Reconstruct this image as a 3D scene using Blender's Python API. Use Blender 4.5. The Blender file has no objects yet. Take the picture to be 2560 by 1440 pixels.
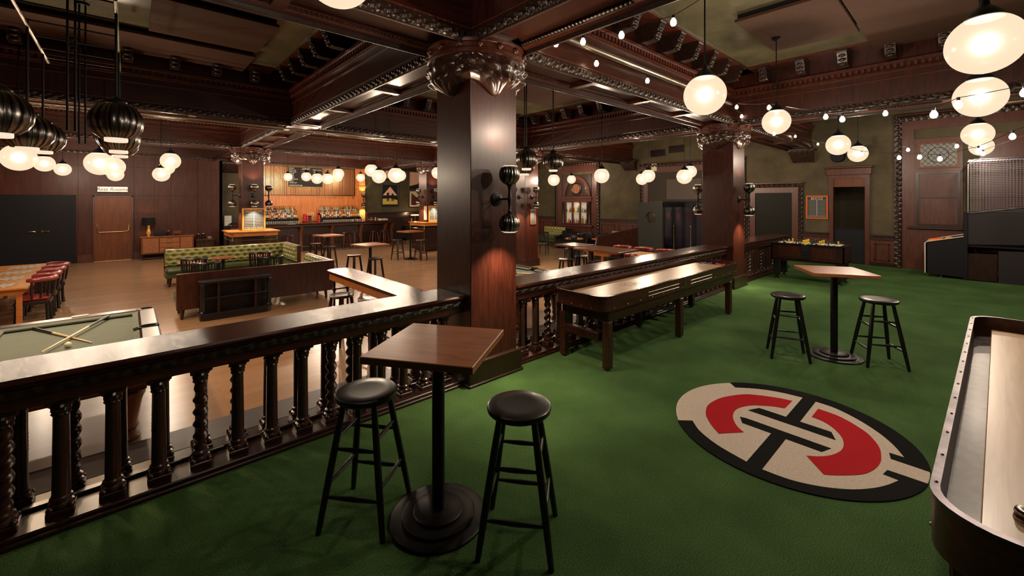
import bpy, math, random
from mathutils import Vector, Matrix
from mathutils.geometry import tessellate_polygon
random.seed(7)
C = bpy.context.scene.collection
PI = math.pi
G = -0.30            # lower hall floor height
CEIL = 4.60

# ------------------------------------------------------------------ camera, world, exposure
YAW = math.atan2(1155.0, 1053.0)
D = Vector((math.cos(YAW), math.sin(YAW), 0))
cam_d = bpy.data.cameras.new('camera'); cam = bpy.data.objects.new('camera', cam_d); C.objects.link(cam)
cam.location = (0, 0, 1.92)
cam.rotation_euler = (PI/2, 0, YAW - PI/2)
cam_d.sensor_width = 36.0
cam_d.lens = 1053.0/2560.0*36.0
cam_d.shift_y = -(720-500)/2560.0
cam_d.clip_start = 0.05; cam_d.clip_end = 100
bpy.context.scene.camera = cam
w = bpy.data.worlds.new('world'); bpy.context.scene.world = w; w.use_nodes = True
w.node_tree.nodes['Background'].inputs[0].default_value = (1.0, 0.85, 0.7, 1)
w.node_tree.nodes['Background'].inputs[1].default_value = 0.01
vs = bpy.context.scene.view_settings
vs.view_transform = 'Standard'; vs.look = 'None'; vs.gamma = 1.0; vs.use_curve_mapping = False
vs.exposure = 0.35
GLOBE_W = 130.0       # power of the lamp in each glass globe
SCONCE_W = 95.0
PENDANT_W = 80.0

# ------------------------------------------------------------------ materials
def nt(name):
    m = bpy.data.materials.new(name); m.use_nodes = True
    n = m.node_tree; b = n.nodes['Principled BSDF']
    return m, n, b
def setspec(b, rough, metal=0.0, coat=0.0, coat_r=0.15):
    b.inputs['Roughness'].default_value = rough
    b.inputs['Metallic'].default_value = metal
    b.inputs['Coat Weight'].default_value = coat
    b.inputs['Coat Roughness'].default_value = coat_r
    if rough >= 0.5 and not metal: b.inputs['Specular IOR Level'].default_value = 0.18
    elif rough >= 0.4 and not metal: b.inputs['Specular IOR Level'].default_value = 0.3
def coords(n, scale, kind='Object'):
    tc = n.nodes.new('ShaderNodeTexCoord'); mp = n.nodes.new('ShaderNodeMapping')
    mp.inputs['Scale'].default_value = scale
    n.links.new(tc.outputs[kind], mp.inputs['Vector'])
    return mp.outputs['Vector']
def ramp(n, fac, stops):
    r = n.nodes.new('ShaderNodeValToRGB')
    e = r.color_ramp.elements
    e[0].position = stops[0][0]; e[0].color = (*stops[0][1], 1)
    e[1].position = stops[-1][0]; e[1].color = (*stops[-1][1], 1)
    for p, c in stops[1:-1]:
        x = e.new(p); x.color = (*c, 1)
    n.links.new(fac, r.inputs['Fac'])
    return r.outputs['Color']
def noise(n, vec, scale, detail=4.0, rough=0.55, dist=0.0):
    t = n.nodes.new('ShaderNodeTexNoise')
    t.inputs['Scale'].default_value = scale; t.inputs['Detail'].default_value = detail
    t.inputs['Roughness'].default_value = rough; t.inputs['Distortion'].default_value = dist
    n.links.new(vec, t.inputs['Vector'])
    return t.outputs['Fac']
def bump(n, b, h, strength, dist=0.01):
    x = n.nodes.new('ShaderNodeBump'); x.inputs['Strength'].default_value = strength
    x.inputs['Distance'].default_value = dist
    n.links.new(h, x.inputs['Height']); n.links.new(x.outputs['Normal'], b.inputs['Normal'])
def plain(name, col, rough=0.5, metal=0.0, coat=0.0, var=0.0):
    m, n, b = nt(name); setspec(b, rough, metal, coat)
    if var:
        f = noise(n, coords(n, (1, 1, 1)), 9.0)
        c = ramp(n, f, [(0.3, tuple(x*(1-var) for x in col)), (0.7, tuple(min(1, x*(1+var)) for x in col))])
        n.links.new(c, b.inputs['Base Color'])
    else:
        b.inputs['Base Color'].default_value = (*col, 1)
    return m
def wood(name, dark, light, rough=0.35, grain=(1.5, 14, 14), coat=0.25, bmp=0.08, scl=2.0, scratch=0.0):
    m, n, b = nt(name); setspec(b, rough, 0, coat, 0.2)
    v = coords(n, grain)
    f = noise(n, v, scl, 6.0, 0.6, 0.6)
    c = ramp(n, f, [(0.28, dark), (0.72, light)])
    n.links.new(c, b.inputs['Base Color'])
    f2 = noise(n, v, scl*3, 5.0, 0.7)
    if scratch:
        v3 = coords(n, (6, 6, 6)); b.inputs['Specular IOR Level'].default_value = 0.16
        s = noise(n, v3, 26.0, 8.0, 0.8, 2.5)
        rr = n.nodes.new('ShaderNodeMapRange'); rr.inputs['From Min'].default_value = 0.35
        rr.inputs['From Max'].default_value = 0.7
        rr.inputs['To Min'].default_value = rough*0.7; rr.inputs['To Max'].default_value = rough*1.8
        n.links.new(s, rr.inputs['Value']); n.links.new(rr.outputs['Result'], b.inputs['Roughness'])
        bump(n, b, s, scratch, 0.004)
    else:
        bump(n, b, f2, bmp, 0.004)
    return m
def emis(name, col, strength):
    m, n, b = nt(name)
    b.inputs['Base Color'].default_value = (*[min(1, x)*0.25 for x in col], 1)
    b.inputs['Emission Color'].default_value = (*col, 1)
    b.inputs['Emission Strength'].default_value = strength
    return m

M = {}
M['mahog'] = wood('mahogany_wood', (0.018, 0.0040, 0.0022), (0.066, 0.0150, 0.0075), 0.32, (14, 14, 1.5), 0.12)
M['mahog_x'] = wood('mahogany_wood_lengthways', (0.018, 0.0040, 0.0022), (0.066, 0.0150, 0.0075), 0.32, (1.2, 12, 12), 0.12)
M['rail'] = wood('worn_varnished_handrail', (0.020, 0.007, 0.005), (0.080, 0.026, 0.016), 0.135, (1.2, 14, 14), 0.0, scratch=0.15)
M['dark'] = wood('dark_stained_wood', (0.010, 0.0030, 0.0020), (0.034, 0.0100, 0.0055), 0.30, (6, 6, 2), 0.15)
M['carve'] = wood('carved_dark_oak', (0.0084, 0.0042, 0.0030), (0.0450, 0.0204, 0.0132), 0.36, (9, 9, 9), 0.1, 0.2, 3.0)
M['capcarve'] = wood('polished_carved_capital_oak', (0.016, 0.007, 0.005), (0.060, 0.026, 0.017), 0.30, (9, 9, 9), 0.3, 0.05, 3.0)
M['balwood'] = wood('turned_baluster_mahogany', (0.0128, 0.0048, 0.0040), (0.0560, 0.0192, 0.0120), 0.27, (12, 12, 1.6), 0.3, 0.08)
M['redwood'] = wood('red_brown_panelling', (0.045, 0.0095, 0.0050), (0.115, 0.0270, 0.0125), 0.38, (10, 10, 1.5), 0.06)
M['wallwood'] = wood('wall_veneer_panel', (0.036, 0.0090, 0.0055), (0.085, 0.0220, 0.0120), 0.40, (5, 5, 0.6), 0.0)
M['barwood'] = wood('orange_bar_veneer', (0.40, 0.115, 0.024), (0.68, 0.24, 0.058), 0.38, (9, 9, 0.7), 0.15)
M['doorwood'] = wood('brown_door_veneer', (0.0975, 0.0285, 0.0090), (0.1800, 0.0562, 0.0180), 0.4, (9, 9, 0.8), 0.1)
M['table'] = wood('tabletop_mahogany', (0.20, 0.062, 0.020), (0.40, 0.145, 0.052), 0.34, (9, 1.6, 9), 0.25, 0.03)
M['gametop'] = wood('amber_gaming_table_wood', (0.42, 0.16, 0.03), (0.66, 0.30, 0.07), 0.32, (9, 1.2, 9), 0.3, 0.03)
M['ledge'] = wood('orange_ledge_wood', (0.34, 0.10, 0.022), (0.60, 0.22, 0.055), 0.28, (1.4, 9, 9), 0.4, 0.03)
M['maple'] = wood('pale_maple_playfield', (0.30, 0.18, 0.085), (0.46, 0.30, 0.16), 0.34, (0.5, 11, 5), 0.12, 0.02)
M['black'] = plain('black_painted_wood', (0.006, 0.006, 0.007), 0.33, 0, 0.15)
M['blackm'] = plain('black_metal', (0.007, 0.007, 0.008), 0.42)
M['matblk'] = plain('matt_black_laminate', (0.011, 0.011, 0.014), 0.55)
M['grey'] = plain('charcoal_grey_laminate', (0.030, 0.026, 0.028), 0.6)
M['brass'] = plain('aged_brass', (0.50, 0.34, 0.13), 0.28, 1.0)
M['oldbrass'] = plain('dull_green_brass', (0.14, 0.13, 0.05), 0.4, 0.9)
M['steel'] = plain('brushed_steel_tube', (0.42, 0.36, 0.29), 0.34, 1.0)
M['capmetal'] = plain('worn_grey_metal_cap', (0.115, 0.100, 0.112), 0.36, 1.0, var=0.5)
M['cagewire'] = plain('dull_cage_wire', (0.24, 0.22, 0.24), 0.38, 1.0)
M['white'] = plain('white_paint', (0.72, 0.66, 0.56), 0.5)
M['cream'] = plain('ivory_phenolic', (0.75, 0.72, 0.52), 0.15, 0, 0.5)
M['pcue'] = plain('maple_cue_shaft', (0.60, 0.44, 0.24), 0.25, 0, 0.5)
M['felt'] = plain('grey_green_billiard_cloth', (0.105, 0.128, 0.112), 0.9, var=0.06)
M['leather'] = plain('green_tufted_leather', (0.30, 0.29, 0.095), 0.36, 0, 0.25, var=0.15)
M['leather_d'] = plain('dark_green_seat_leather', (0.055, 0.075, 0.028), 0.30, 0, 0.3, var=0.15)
M['redleather'] = plain('oxblood_leather', (0.22, 0.022, 0.020), 0.28, 0, 0.4, var=0.2)
M['red'] = plain('red_plastic', (0.55, 0.012, 0.016), 0.3)
M['blue'] = plain('blue_plastic', (0.05, 0.06, 0.30), 0.3)
M['orange'] = plain('orange_basketball_rubber', (0.85, 0.20, 0.02), 0.6)
M['yellow'] = plain('yellow_figure', (0.70, 0.50, 0.05), 0.4)
M['slate'] = plain('chalkboard_slate', (0.045, 0.050, 0.052), 0.55)
M['chalk'] = plain('chalk_white', (0.75, 0.70, 0.62), 0.8)
M['pink'] = plain('print_salmon', (0.75, 0.45, 0.32), 0.6)
M['ochre'] = plain('print_ochre', (0.55, 0.42, 0.10), 0.6)
M['inkd'] = plain('print_black', (0.015, 0.013, 0.012), 0.5)
M['paper'] = plain('printed_white_sheet', (0.6, 0.58, 0.55), 0.7)
M['lampbase'] = plain('amber_glazed_ceramic', (0.65, 0.32, 0.05), 0.2, 0, 0.6)
M['shade'] = plain('black_lamp_shade', (0.012, 0.011, 0.010), 0.8)
M['ltwood'] = wood('orange_frame_pine', (0.55, 0.22, 0.03), (0.82, 0.40, 0.08), 0.4, (8, 8, 2), 0.1)
M['orframe'] = plain('orange_painted_frame', (0.60, 0.12, 0.015), 0.45)
M['globe'] = None


M['sbwood'] = wood('brown_shuffleboard_wood', (0.018, 0.0055, 0.0032), (0.058, 0.019, 0.010), 0.33, (1.5, 12, 12), 0.1)
M['dktable'] = wood('dark_glossy_tabletop', (0.070, 0.024, 0.011), (0.17, 0.060, 0.027), 0.22, (9, 1.6, 9), 0.2, 0.03)
def carpet():
    m, n, b = nt('green_turf_carpet'); setspec(b, 0.95)
    v = coords(n, (1, 1, 1))
    f = noise(n, v, 210.0, 2.0, 0.6); g = noise(n, v, 1.4, 3.0)
    mx = n.nodes.new('ShaderNodeMath'); mx.operation = 'MULTIPLY_ADD'
    n.links.new(g, mx.inputs[0]); mx.inputs[1].default_value = 0.25; n.links.new(f, mx.inputs[2])
    c = ramp(n, mx.outputs[0], [(0.46, (0.012, 0.032, 0.007)), (0.64, (0.052, 0.120, 0.032)), (0.82, (0.135, 0.260, 0.085))])
    n.links.new(c, b.inputs['Base Color']); bump(n, b, f, 0.9, 0.006)
    return m
def pile(name, lo, hi):
    m, n, b = nt(name); setspec(b, 0.95)
    f = noise(n, coords(n, (1, 1, 1)), 210.0, 2.0, 0.6)
    n.links.new(ramp(n, f, [(0.35, lo), (0.65, hi)]), b.inputs['Base Color']); bump(n, b, f, 0.8, 0.006)
    return m
M['carpet'] = carpet()
M['pile_w'] = pile('cream_pile', (0.50, 0.42, 0.34), (0.78, 0.68, 0.58))
M['pile_k'] = pile('black_pile', (0.003, 0.003, 0.003), (0.009, 0.0085, 0.0085))
M['pile_r'] = pile('red_pile', (0.38, 0.008, 0.014), (0.56, 0.020, 0.028))
def hallfloor():
    m, n, b = nt('polished_cork_plank_floor'); setspec(b, 0.24, 0, 0.15, 0.2)
    br = n.nodes.new('ShaderNodeTexBrick')
    n.links.new(coords(n, (1, 1, 1)), br.inputs['Vector'])
    br.inputs['Scale'].default_value = 1.0; br.inputs['Brick Width'].default_value = 1.6
    br.inputs['Row Height'].default_value = 0.14; br.inputs['Mortar Size'].default_value = 0.001
    br.inputs['Color1'].default_value = (0.31, 0.180, 0.098, 1); br.inputs['Color2'].default_value = (0.36, 0.212, 0.120, 1)
    br.inputs['Mortar'].default_value = (0.22, 0.11, 0.05, 1)
    f = noise(n, coords(n, (1, 1, 1)), 130.0, 2.0, 0.7)
    mix = n.nodes.new('ShaderNodeMixRGB'); mix.blend_type = 'MULTIPLY'; mix.inputs[0].default_value = 0.45
    n.links.new(br.outputs['Color'], mix.inputs[1]); n.links.new(ramp(n, f, [(0.3, (0.55, 0.5, 0.45)), (0.7, (1, 1, 1))]), mix.inputs[2])
    n.links.new(mix.outputs[0], b.inputs['Base Color'])
    bump(n, b, f, 0.12, 0.003)
    return m
M['hall'] = hallfloor()
M['step'] = wood('worn_black_step_boards', (0.020, 0.017, 0.020), (0.055, 0.048, 0.050), 0.35, (1.5, 16, 16), 0.1, 0.4)
def plaster(name, a, b2, rough=0.6):
    m, n, b = nt(name); setspec(b, rough)
    v = coords(n, (1, 1, 1)); f = noise(n, v, 1.6, 6.0, 0.65); g = noise(n, v, 60.0, 2.0)
    n.links.new(ramp(n, f, [(0.3, a), (0.7, b2)]), b.inputs['Base Color']); bump(n, b, g, 0.25, 0.004)
    return m
M['plaster'] = plaster('olive_plaster', (0.060, 0.050, 0.028), (0.115, 0.094, 0.052))
M['plaster_d'] = plaster('dark_olive_plaster', (0.050, 0.042, 0.024), (0.090, 0.072, 0.040))
M['ceil'] = plaster('bronze_green_ceiling', (0.100, 0.092, 0.050), (0.16, 0.145, 0.080), 0.25)
M['acoustic'] = plain('brown_acoustic_panel', (0.075, 0.038, 0.024), 0.85, var=0.08)
def gunmetal():
    m, n, b = nt('brushed_gunmetal_painted_glints'); setspec(b, 0.28, 1.0)
    tc = n.nodes.new('ShaderNodeTexCoord'); gr = n.nodes.new('ShaderNodeTexGradient'); gr.gradient_type = 'RADIAL'
    n.links.new(tc.outputs['Object'], gr.inputs['Vector'])
    no = n.nodes.new('ShaderNodeTexNoise'); no.noise_dimensions = '1D'; no.inputs['Scale'].default_value = 38.0; no.inputs['Detail'].default_value = 4.0
    n.links.new(gr.outputs['Fac'], no.inputs['W'])
    n.links.new(ramp(n, no.outputs['Fac'], [(0.38, (0.035, 0.034, 0.034)), (0.66, (0.42, 0.40, 0.37))]), b.inputs['Base Color'])  # pale and dark streaks round the axis: rib reflections put into the colour
    return m
M['gun'] = gunmetal()
def glassglobe():
    m = bpy.data.materials.new('opal_globe_glass'); m.use_nodes = True; n = m.node_tree
    n.nodes.remove(n.nodes['Principled BSDF']); out = n.nodes['Material Output']
    tr = n.nodes.new('ShaderNodeBsdfTransparent'); tr.inputs[0].default_value = (0.45, 0.41, 0.36, 1)
    em = n.nodes.new('ShaderNodeEmission'); em.inputs[0].default_value = (1.0, 0.79, 0.56, 1); em.inputs[1].default_value = 0.56
    gl = n.nodes.new('ShaderNodeBsdfGlossy'); gl.inputs['Roughness'].default_value = 0.2
    ad = n.nodes.new('ShaderNodeAddShader'); mx = n.nodes.new('ShaderNodeMixShader'); mx.inputs[0].default_value = 0.03
    n.links.new(tr.outputs[0], ad.inputs[0]); n.links.new(em.outputs[0], ad.inputs[1])
    n.links.new(ad.outputs[0], mx.inputs[1]); n.links.new(gl.outputs[0], mx.inputs[2])
    n.links.new(mx.outputs[0], out.inputs['Surface'])
    return m
M['globe'] = glassglobe()
M['lampglass'] = emis('lit_frosted_glass', (1.0, 0.78, 0.58), 0.75)
M['bulb'] = emis('lit_filament_bulb', (1.0, 0.74, 0.46), 8.0)
M['signglow'] = emis('lit_sign_face', (1.0, 0.70, 0.50), 1.0)
M['winglow'] = emis('lit_cabinet_backing', (1.0, 0.86, 0.62), 0.22)
M['stain'] = emis('stained_glass_blue', (0.016, 0.016, 0.034), 0.10)
M['stainw'] = emis('leaded_obscured_glass', (0.30, 0.26, 0.20), 0.35)
def clearglass(name, col=(0.9, 0.92, 0.9)):
    m, n, b = nt(name); setspec(b, 0.05); b.inputs['Transmission Weight'].default_value = 0.85
    b.inputs['Base Color'].default_value = (*col, 1); b.inputs['IOR'].default_value = 1.3
    return m
M['glass'] = clearglass('clear_glass')
M['gl_green'] = plain('green_bottle_glass', (0.03, 0.12, 0.03), 0.08, 0, 0.6)
M['gl_amber'] = plain('amber_bottle_glass', (0.30, 0.09, 0.015), 0.08, 0, 0.6)
M['gl_dark'] = plain('dark_bottle_glass', (0.015, 0.012, 0.010), 0.08, 0, 0.6)
M['gl_clear'] = plain('clear_spirit_bottle', (0.42, 0.42, 0.36), 0.08, 0, 0.6)

# ------------------------------------------------------------------ mesh builder
class MB:
    def __init__(s): s.v = []; s.f = []
    def add(s, vs, fs):
        o = len(s.v); s.v += [tuple(x) for x in vs]; s.f += [tuple(i+o for i in f) for f in fs]; return s
    def box(s, x0, x1, y0, y1, z0, z1, b=0.0, rz=0.0, pivot=None):
        cx, cy, cz = (x0+x1)/2, (y0+y1)/2, (z0+z1)/2
        hx, hy, hz = abs(x1-x0)/2, abs(y1-y0)/2, abs(z1-z0)/2
        b = min(b, hx*.9, hy*.9, hz*.9)
        vs = []; fs = []
        if b <= 0:
            for sz in (-1, 1):
                for sx, sy in ((-1,-1),(1,-1),(1,1),(-1,1)): vs.append((sx*hx, sy*hy, sz*hz))
            fs = [(3,2,1,0),(4,5,6,7),(0,1,5,4),(1,2,6,5),(2,3,7,6),(3,0,4,7)]
        else:
            idx = {}
            for sx in (-1,1):
                for sy in (-1,1):
                    for sz in (-1,1):
                        for a in range(3):
                            p = [sx*hx, sy*hy, sz*hz]
                            for k in range(3):
                                if k != a: p[k] -= (sx,sy,sz)[k]*b
                            idx[(sx,sy,sz,a)] = len(vs); vs.append(tuple(p))
            for a in range(3):
                u, v = [(1,2),(2,0),(0,1)][a]
                for sg in (-1,1):
                    q = []
                    for su, sv in ((-1,-1),(1,-1),(1,1),(-1,1)):
                        t = [0,0,0]; t[a] = sg; t[u] = su; t[v] = sv
                        q.append(idx[(t[0],t[1],t[2],a)])
                    fs.append(tuple(q if sg > 0 else q[::-1]))
            for a in range(3):           # edges running along axis a
                u, v = [(1,2),(2,0),(0,1)][a]
                for su in (-1,1):
                    for sv in (-1,1):
                        def I(sa, face):
                            t = [0,0,0]; t[a] = sa; t[u] = su; t[v] = sv
                            return idx[(t[0],t[1],t[2],face)]
                        q = [I(-1,u), I(1,u), I(1,v), I(-1,v)]
                        if su*sv < 0: q = q[::-1]
                        fs.append(tuple(q))
            for sx in (-1,1):
                for sy in (-1,1):
                    for sz in (-1,1):
                        q = [idx[(sx,sy,sz,a)] for a in range(3)]
                        if sx*sy*sz < 0: q = q[::-1]
                        fs.append(tuple(q))
        c, sn = math.cos(rz), math.sin(rz)
        px, py = pivot if pivot else (cx, cy)
        out = []
        for x, y, z in vs:
            X, Y = x+cx-px, y+cy-py
            out.append((px + X*c - Y*sn, py + X*sn + Y*c, z+cz))
        return s.add(out, fs)
    def cyl(s, p0, p1, r0, r1=None, n=12, caps=True):
        r1 = r0 if r1 is None else r1
        p0 = Vector(p0); p1 = Vector(p1); d = (p1-p0).normalized()
        a = d.orthogonal().normalized(); b = d.cross(a)
        vs = []; fs = []
        for p, r in ((p0, r0), (p1, r1)):
            for i in range(n):
                t = 2*PI*i/n; vs.append(p + a*math.cos(t)*r + b*math.sin(t)*r)
        for i in range(n): j = (i+1) % n; fs.append((i, j, n+j, n+i))
        if caps: fs.append(tuple(range(n))[::-1]); fs.append(tuple(range(n, 2*n)))
        return s.add(vs, fs)
    def lathe(s, prof, n=24, c=(0,0,0), fn=None, caps=True, axis='z'):
        vs = []; fs = []
        for k, (r, z) in enumerate(prof):
            for i in range(n):
                t = 2*PI*i/n; rr = r*(fn(t, z, k) if fn else 1.0)
                x, y, q = rr*math.cos(t), rr*math.sin(t), z
                if axis == 'y': x, y, q = x, q, y
                if axis == 'x': x, y, q = q, x, y
                vs.append((c[0]+x, c[1]+y, c[2]+q))
        m = len(prof)
        up = prof[-1][1] >= prof[0][1]
        if axis == 'y': up = not up
        for k in range(m-1):
            for i in range(n):
                j = (i+1) % n; q = (k*n+i, k*n+j, (k+1)*n+j, (k+1)*n+i)
                fs.append(q if up else q[::-1])
        if caps:
            a = tuple(range(n)); b = tuple(range((m-1)*n, m*n))
            fs.append(a[::-1] if up else a); fs.append(b if up else b[::-1])
        return s.add(vs, fs)
    def tube(s, pts, r, n=6, caps=True):
        pts = [Vector(p) for p in pts]; vs = []; fs = []
        prev = None
        for k, p in enumerate(pts):
            d = (pts[min(k+1, len(pts)-1)] - pts[max(k-1, 0)]).normalized()
            if prev is None: a = d.orthogonal().normalized()
            else:
                a = prev - d*prev.dot(d)
                a = a.normalized() if a.length > 1e-6 else d.orthogonal().normalized()
            prev = a; b = d.cross(a); rr = r[k] if isinstance(r, (list, tuple)) else r
            for i in range(n):
                t = 2*PI*i/n; vs.append(p + a*math.cos(t)*rr + b*math.sin(t)*rr)
        for k in range(len(pts)-1):
            for i in range(n):
                j = (i+1) % n; fs.append((k*n+i, k*n+j, (k+1)*n+j, (k+1)*n+i))
        if caps: fs.append(tuple(range(n))[::-1]); fs.append(tuple(range((len(pts)-1)*n, len(pts)*n)))
        return s.add(vs, fs)
    def prism(s, poly, z0, z1, plane='xy', holes=None):
        # poly counter-clockwise list of 2D points, extruded z0..z1; plane 'xy','xz'(extrude y),'yz'(extrude x)
        ar = sum(poly[i][0]*poly[(i+1) % len(poly)][1]-poly[(i+1) % len(poly)][0]*poly[i][1] for i in range(len(poly)))
        if ar < 0: poly = poly[::-1]
        loops = [poly] + [h[::-1] if sum(h[i][0]*h[(i+1) % len(h)][1]-h[(i+1) % len(h)][0]*h[i][1] for i in range(len(h))) > 0 else h for h in (holes or [])]
        flat = [p for l in loops for p in l]; n = len(flat)
        tri = tessellate_polygon([[Vector((p[0], p[1], 0)) for p in l] for l in loops])
        def P3(p, z):
            return (p[0], p[1], z) if plane == 'xy' else ((p[0], z, p[1]) if plane == 'xz' else (z, p[0], p[1]))
        vs = [P3(p, z0) for p in flat] + [P3(p, z1) for p in flat]; fs = []
        flip = (plane == 'xz')
        for t in tri:
            a, b, c = [flat[i] for i in t]
            if (b[0]-a[0])*(c[1]-a[1])-(b[1]-a[1])*(c[0]-a[0]) < 0: t = (t[0], t[2], t[1])
            t = tuple(t); top = tuple(i+n for i in t)
            fs.append(top[::-1] if flip else top); fs.append(t if flip else t[::-1])
        o = 0
        for l in loops:
            m = len(l)
            for i in range(m):
                j = (i+1) % m; q = (o+i, o+j, o+j+n, o+i+n); fs.append(q[::-1] if flip else q)
            o += m
        return s.add(vs, fs)
    def sphere(s, c, r, n=16, m=10, sc=(1,1,1)):
        vs = []; fs = []
        for k in range(m+1):
            ph = PI*k/m
            for i in range(n):
                t = 2*PI*i/n
                vs.append((c[0]+r*sc[0]*math.sin(ph)*math.cos(t), c[1]+r*sc[1]*math.sin(ph)*math.sin(t), c[2]-r*sc[2]*math.cos(ph)))
        for k in range(m):
            for i in range(n):
                j = (i+1) % n; fs.append((k*n+i, k*n+j, (k+1)*n+j, (k+1)*n+i))
        return s.add(vs, fs)
    def grid(s, nu, nv, fn):
        vs = [fn(u/nu, v/nv) for v in range(nv+1) for u in range(nu+1)]
        fs = [(v*(nu+1)+u, v*(nu+1)+u+1, (v+1)*(nu+1)+u+1, (v+1)*(nu+1)+u) for v in range(nv) for u in range(nu)]
        return s.add(vs, fs)
    def xf(s, loc=(0,0,0), rz=0.0, sc=1.0):
        c, sn = math.cos(rz), math.sin(rz)
        s.v = [(loc[0]+(x*c-y*sn)*sc, loc[1]+(x*sn+y*c)*sc, loc[2]+z*sc) for x, y, z in s.v]; return s
    def build(s, name, m, parent=None, label=None, ang=35, kind=None):
        me = bpy.data.meshes.new(name); me.from_pydata(s.v, [], s.f); me.update()
        me.materials.append(m)
        for p in me.polygons: p.use_smooth = True
        me.set_sharp_from_angle(angle=math.radians(ang))
        o = bpy.data.objects.new(name, me); C.objects.link(o)
        if parent is not None: o.parent = parent
        if label: o['label'] = label
        if kind: o['kind'] = kind
        return o
def thing(name, label, cat, loc=(0,0,0), rz=0.0, group=None, kind=None):
    o = bpy.data.objects.new(name, None); C.objects.link(o); o.location = loc; o.rotation_euler = (0,0,rz)
    o.empty_display_size = 0.05
    return tag(o, label, cat, group, kind)
def tag(o, label, cat, group=None, kind=None):
    o['label'] = label; o['category'] = cat
    if group: o['group'] = group
    if kind: o['kind'] = kind
    return o
def struct(name, mb, m, parent=None, label=None, cat=None):
    o = mb.build(name, m, parent)
    if parent is None: o['kind'] = 'structure'
    if label: o['label'] = label
    if cat and parent is None: o['category'] = cat
    return o
KIDS = {}
def kids(o):
    return [c for c in C.objects if c.parent == o]
def dup(root, loc, rz=0.0, label=None, group=None):
    ch = KIDS.get(root.name)
    if ch is None:
        ch = [(c, kids(c)) for c in kids(root)]; KIDS[root.name] = ch
    r = root.copy(); C.objects.link(r); r.location = loc; r.rotation_euler = (0,0,rz)
    if label: r['label'] = label
    if group: r['group'] = group
    for c, gs in ch:
        n = c.copy(); C.objects.link(n); n.parent = r
        for g in gs:
            q = g.copy(); C.objects.link(q); q.parent = n
    return r
def light(name, typ, loc, power, col=(1, 0.66, 0.36), parent=None, **kw):
    l = bpy.data.lights.new(name, typ); l.energy = power; l.color = col
    for k, v in kw.items(): setattr(l, k, v)
    o = bpy.data.objects.new(name, l); C.objects.link(o); o.location = loc
    if parent is not None: o.parent = parent
    return o
def text(body, size, m, loc, rot, parent, name='lettering', align='CENTER', extr=0.001, shear=0.0):
    cu = bpy.data.curves.new(name, 'FONT'); cu.body = body; cu.size = size; cu.extrude = extr
    cu.align_x = align; cu.align_y = 'CENTER'; cu.shear = shear
    t = bpy.data.objects.new(name, cu); C.objects.link(t)
    dg = bpy.context.evaluated_depsgraph_get()
    me = bpy.data.meshes.new_from_object(t.evaluated_get(dg)); bpy.data.objects.remove(t)
    me.materials.clear(); me.materials.append(m)
    o = bpy.data.objects.new(name, me); C.objects.link(o); o.location = loc; o.rotation_euler = rot
    if parent is not None: o.parent = parent
    return o
# ------------------------------------------------------------------ room shell
struct('floor', MB().box(-6.5, 16.2, -4.5, 4.0, -0.25, 0.0), M['carpet'], label='green turf carpet over the raised platform floor', cat='floor')
struct('floor.001', MB().box(-6.5, 16.2, 3.9, 23.0, G-0.2, G), M['hall'], label='polished light brown plank floor of the lower hall', cat='floor')
mb = MB(); mb.box(-6.5, 14.2, 4.0, 4.42, -0.24, -0.148, .01); mb.box(-6.5, 14.2, 4.425, 4.84, -0.24, -0.15, .01)
struct('trim_1', mb, M['step'], label='dark worn board step along the lower side of the balustrade', cat='step')
struct('trim_2', MB().box(-6.5, 14.2, 4.003, 4.03, -0.15, 0.006, .004), M['steel'], label='pale metal nosing strip at the edge of the raised platform', cat='edge strip')
struct('trim_3', MB().box(-6.5, 14.2, 4.0, 4.82, G+0.001, -0.24), M['dark'], label='dark riser board below the step', cat='step riser')
struct('ceiling', MB().box(-6.5, 16.2, -4.5, 23.0, CEIL, CEIL+0.1), M['ceil'], label='bronze green painted ceiling panels', cat='ceiling')
struct('wall_left', MB().box(-6.5, 2.93, 21.3, 21.45, G, CEIL), M['wallwood'], label='dark veneer panelled wall with the two doorways', cat='wall')
struct('wall_left.001', MB().box(2.83, 2.93, 21.3, 22.0, G, CEIL), M['dark'], label='short dark return of the veneer wall', cat='wall')
struct('wall_back', MB().box(2.93, 4.0, 22.0, 22.1, G, CEIL), M['plaster_d'], label='dark olive wall left of the bar', cat='wall')
struct('wall_back.001', MB().box(4.0, 9.35, 22.0, 22.1, G, CEIL), M['barwood'], label='glowing orange veneer wall behind the bar', cat='wall')
struct('wall_back.002', MB().box(9.35, 16.3, 22.0, 22.1, G, CEIL), M['plaster_d'], label='dark olive wall with framed prints right of the bar', cat='wall')
# right wall with the doorway opening y 2.2..2.95
mb = MB(); mb.box(16.2, 16.35, 2.95, 23.0, G, CEIL); mb.box(16.2, 16.35, -4.5, 2.19, G, CEIL); mb.box(16.2, 16.35, 2.19, 2.95, 2.32, CEIL)
struct('wall_right', mb, M['plaster'], label='olive plaster wall at the far right end of the hall', cat='wall')
mb = MB(); mb.box(16.35, 18.2, 1.2, 1.3, -0.1, 3.0); mb.box(16.35, 18.2, 3.9, 4.0, -0.1, 3.0); mb.box(18.1, 18.2, 1.2, 4.0, -0.1, 3.0); mb.box(16.35, 18.2, 1.2, 4.0, 3.0, 3.1)
struct('wall_right.001', mb, M['plaster_d'], label='dim corridor walls behind the open doorway', cat='wall')
struct('floor.002', MB().box(16.2, 18.2, 1.2, 4.0, -0.1, 0.0), M['hall'], label='brown corridor floor past the open doorway', cat='floor')
struct('wall_front', MB().box(-6.5, 16.2, -4.6, -4.5, G, CEIL), M['plaster_d'], label='wall behind the raised platform', cat='wall')
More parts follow.
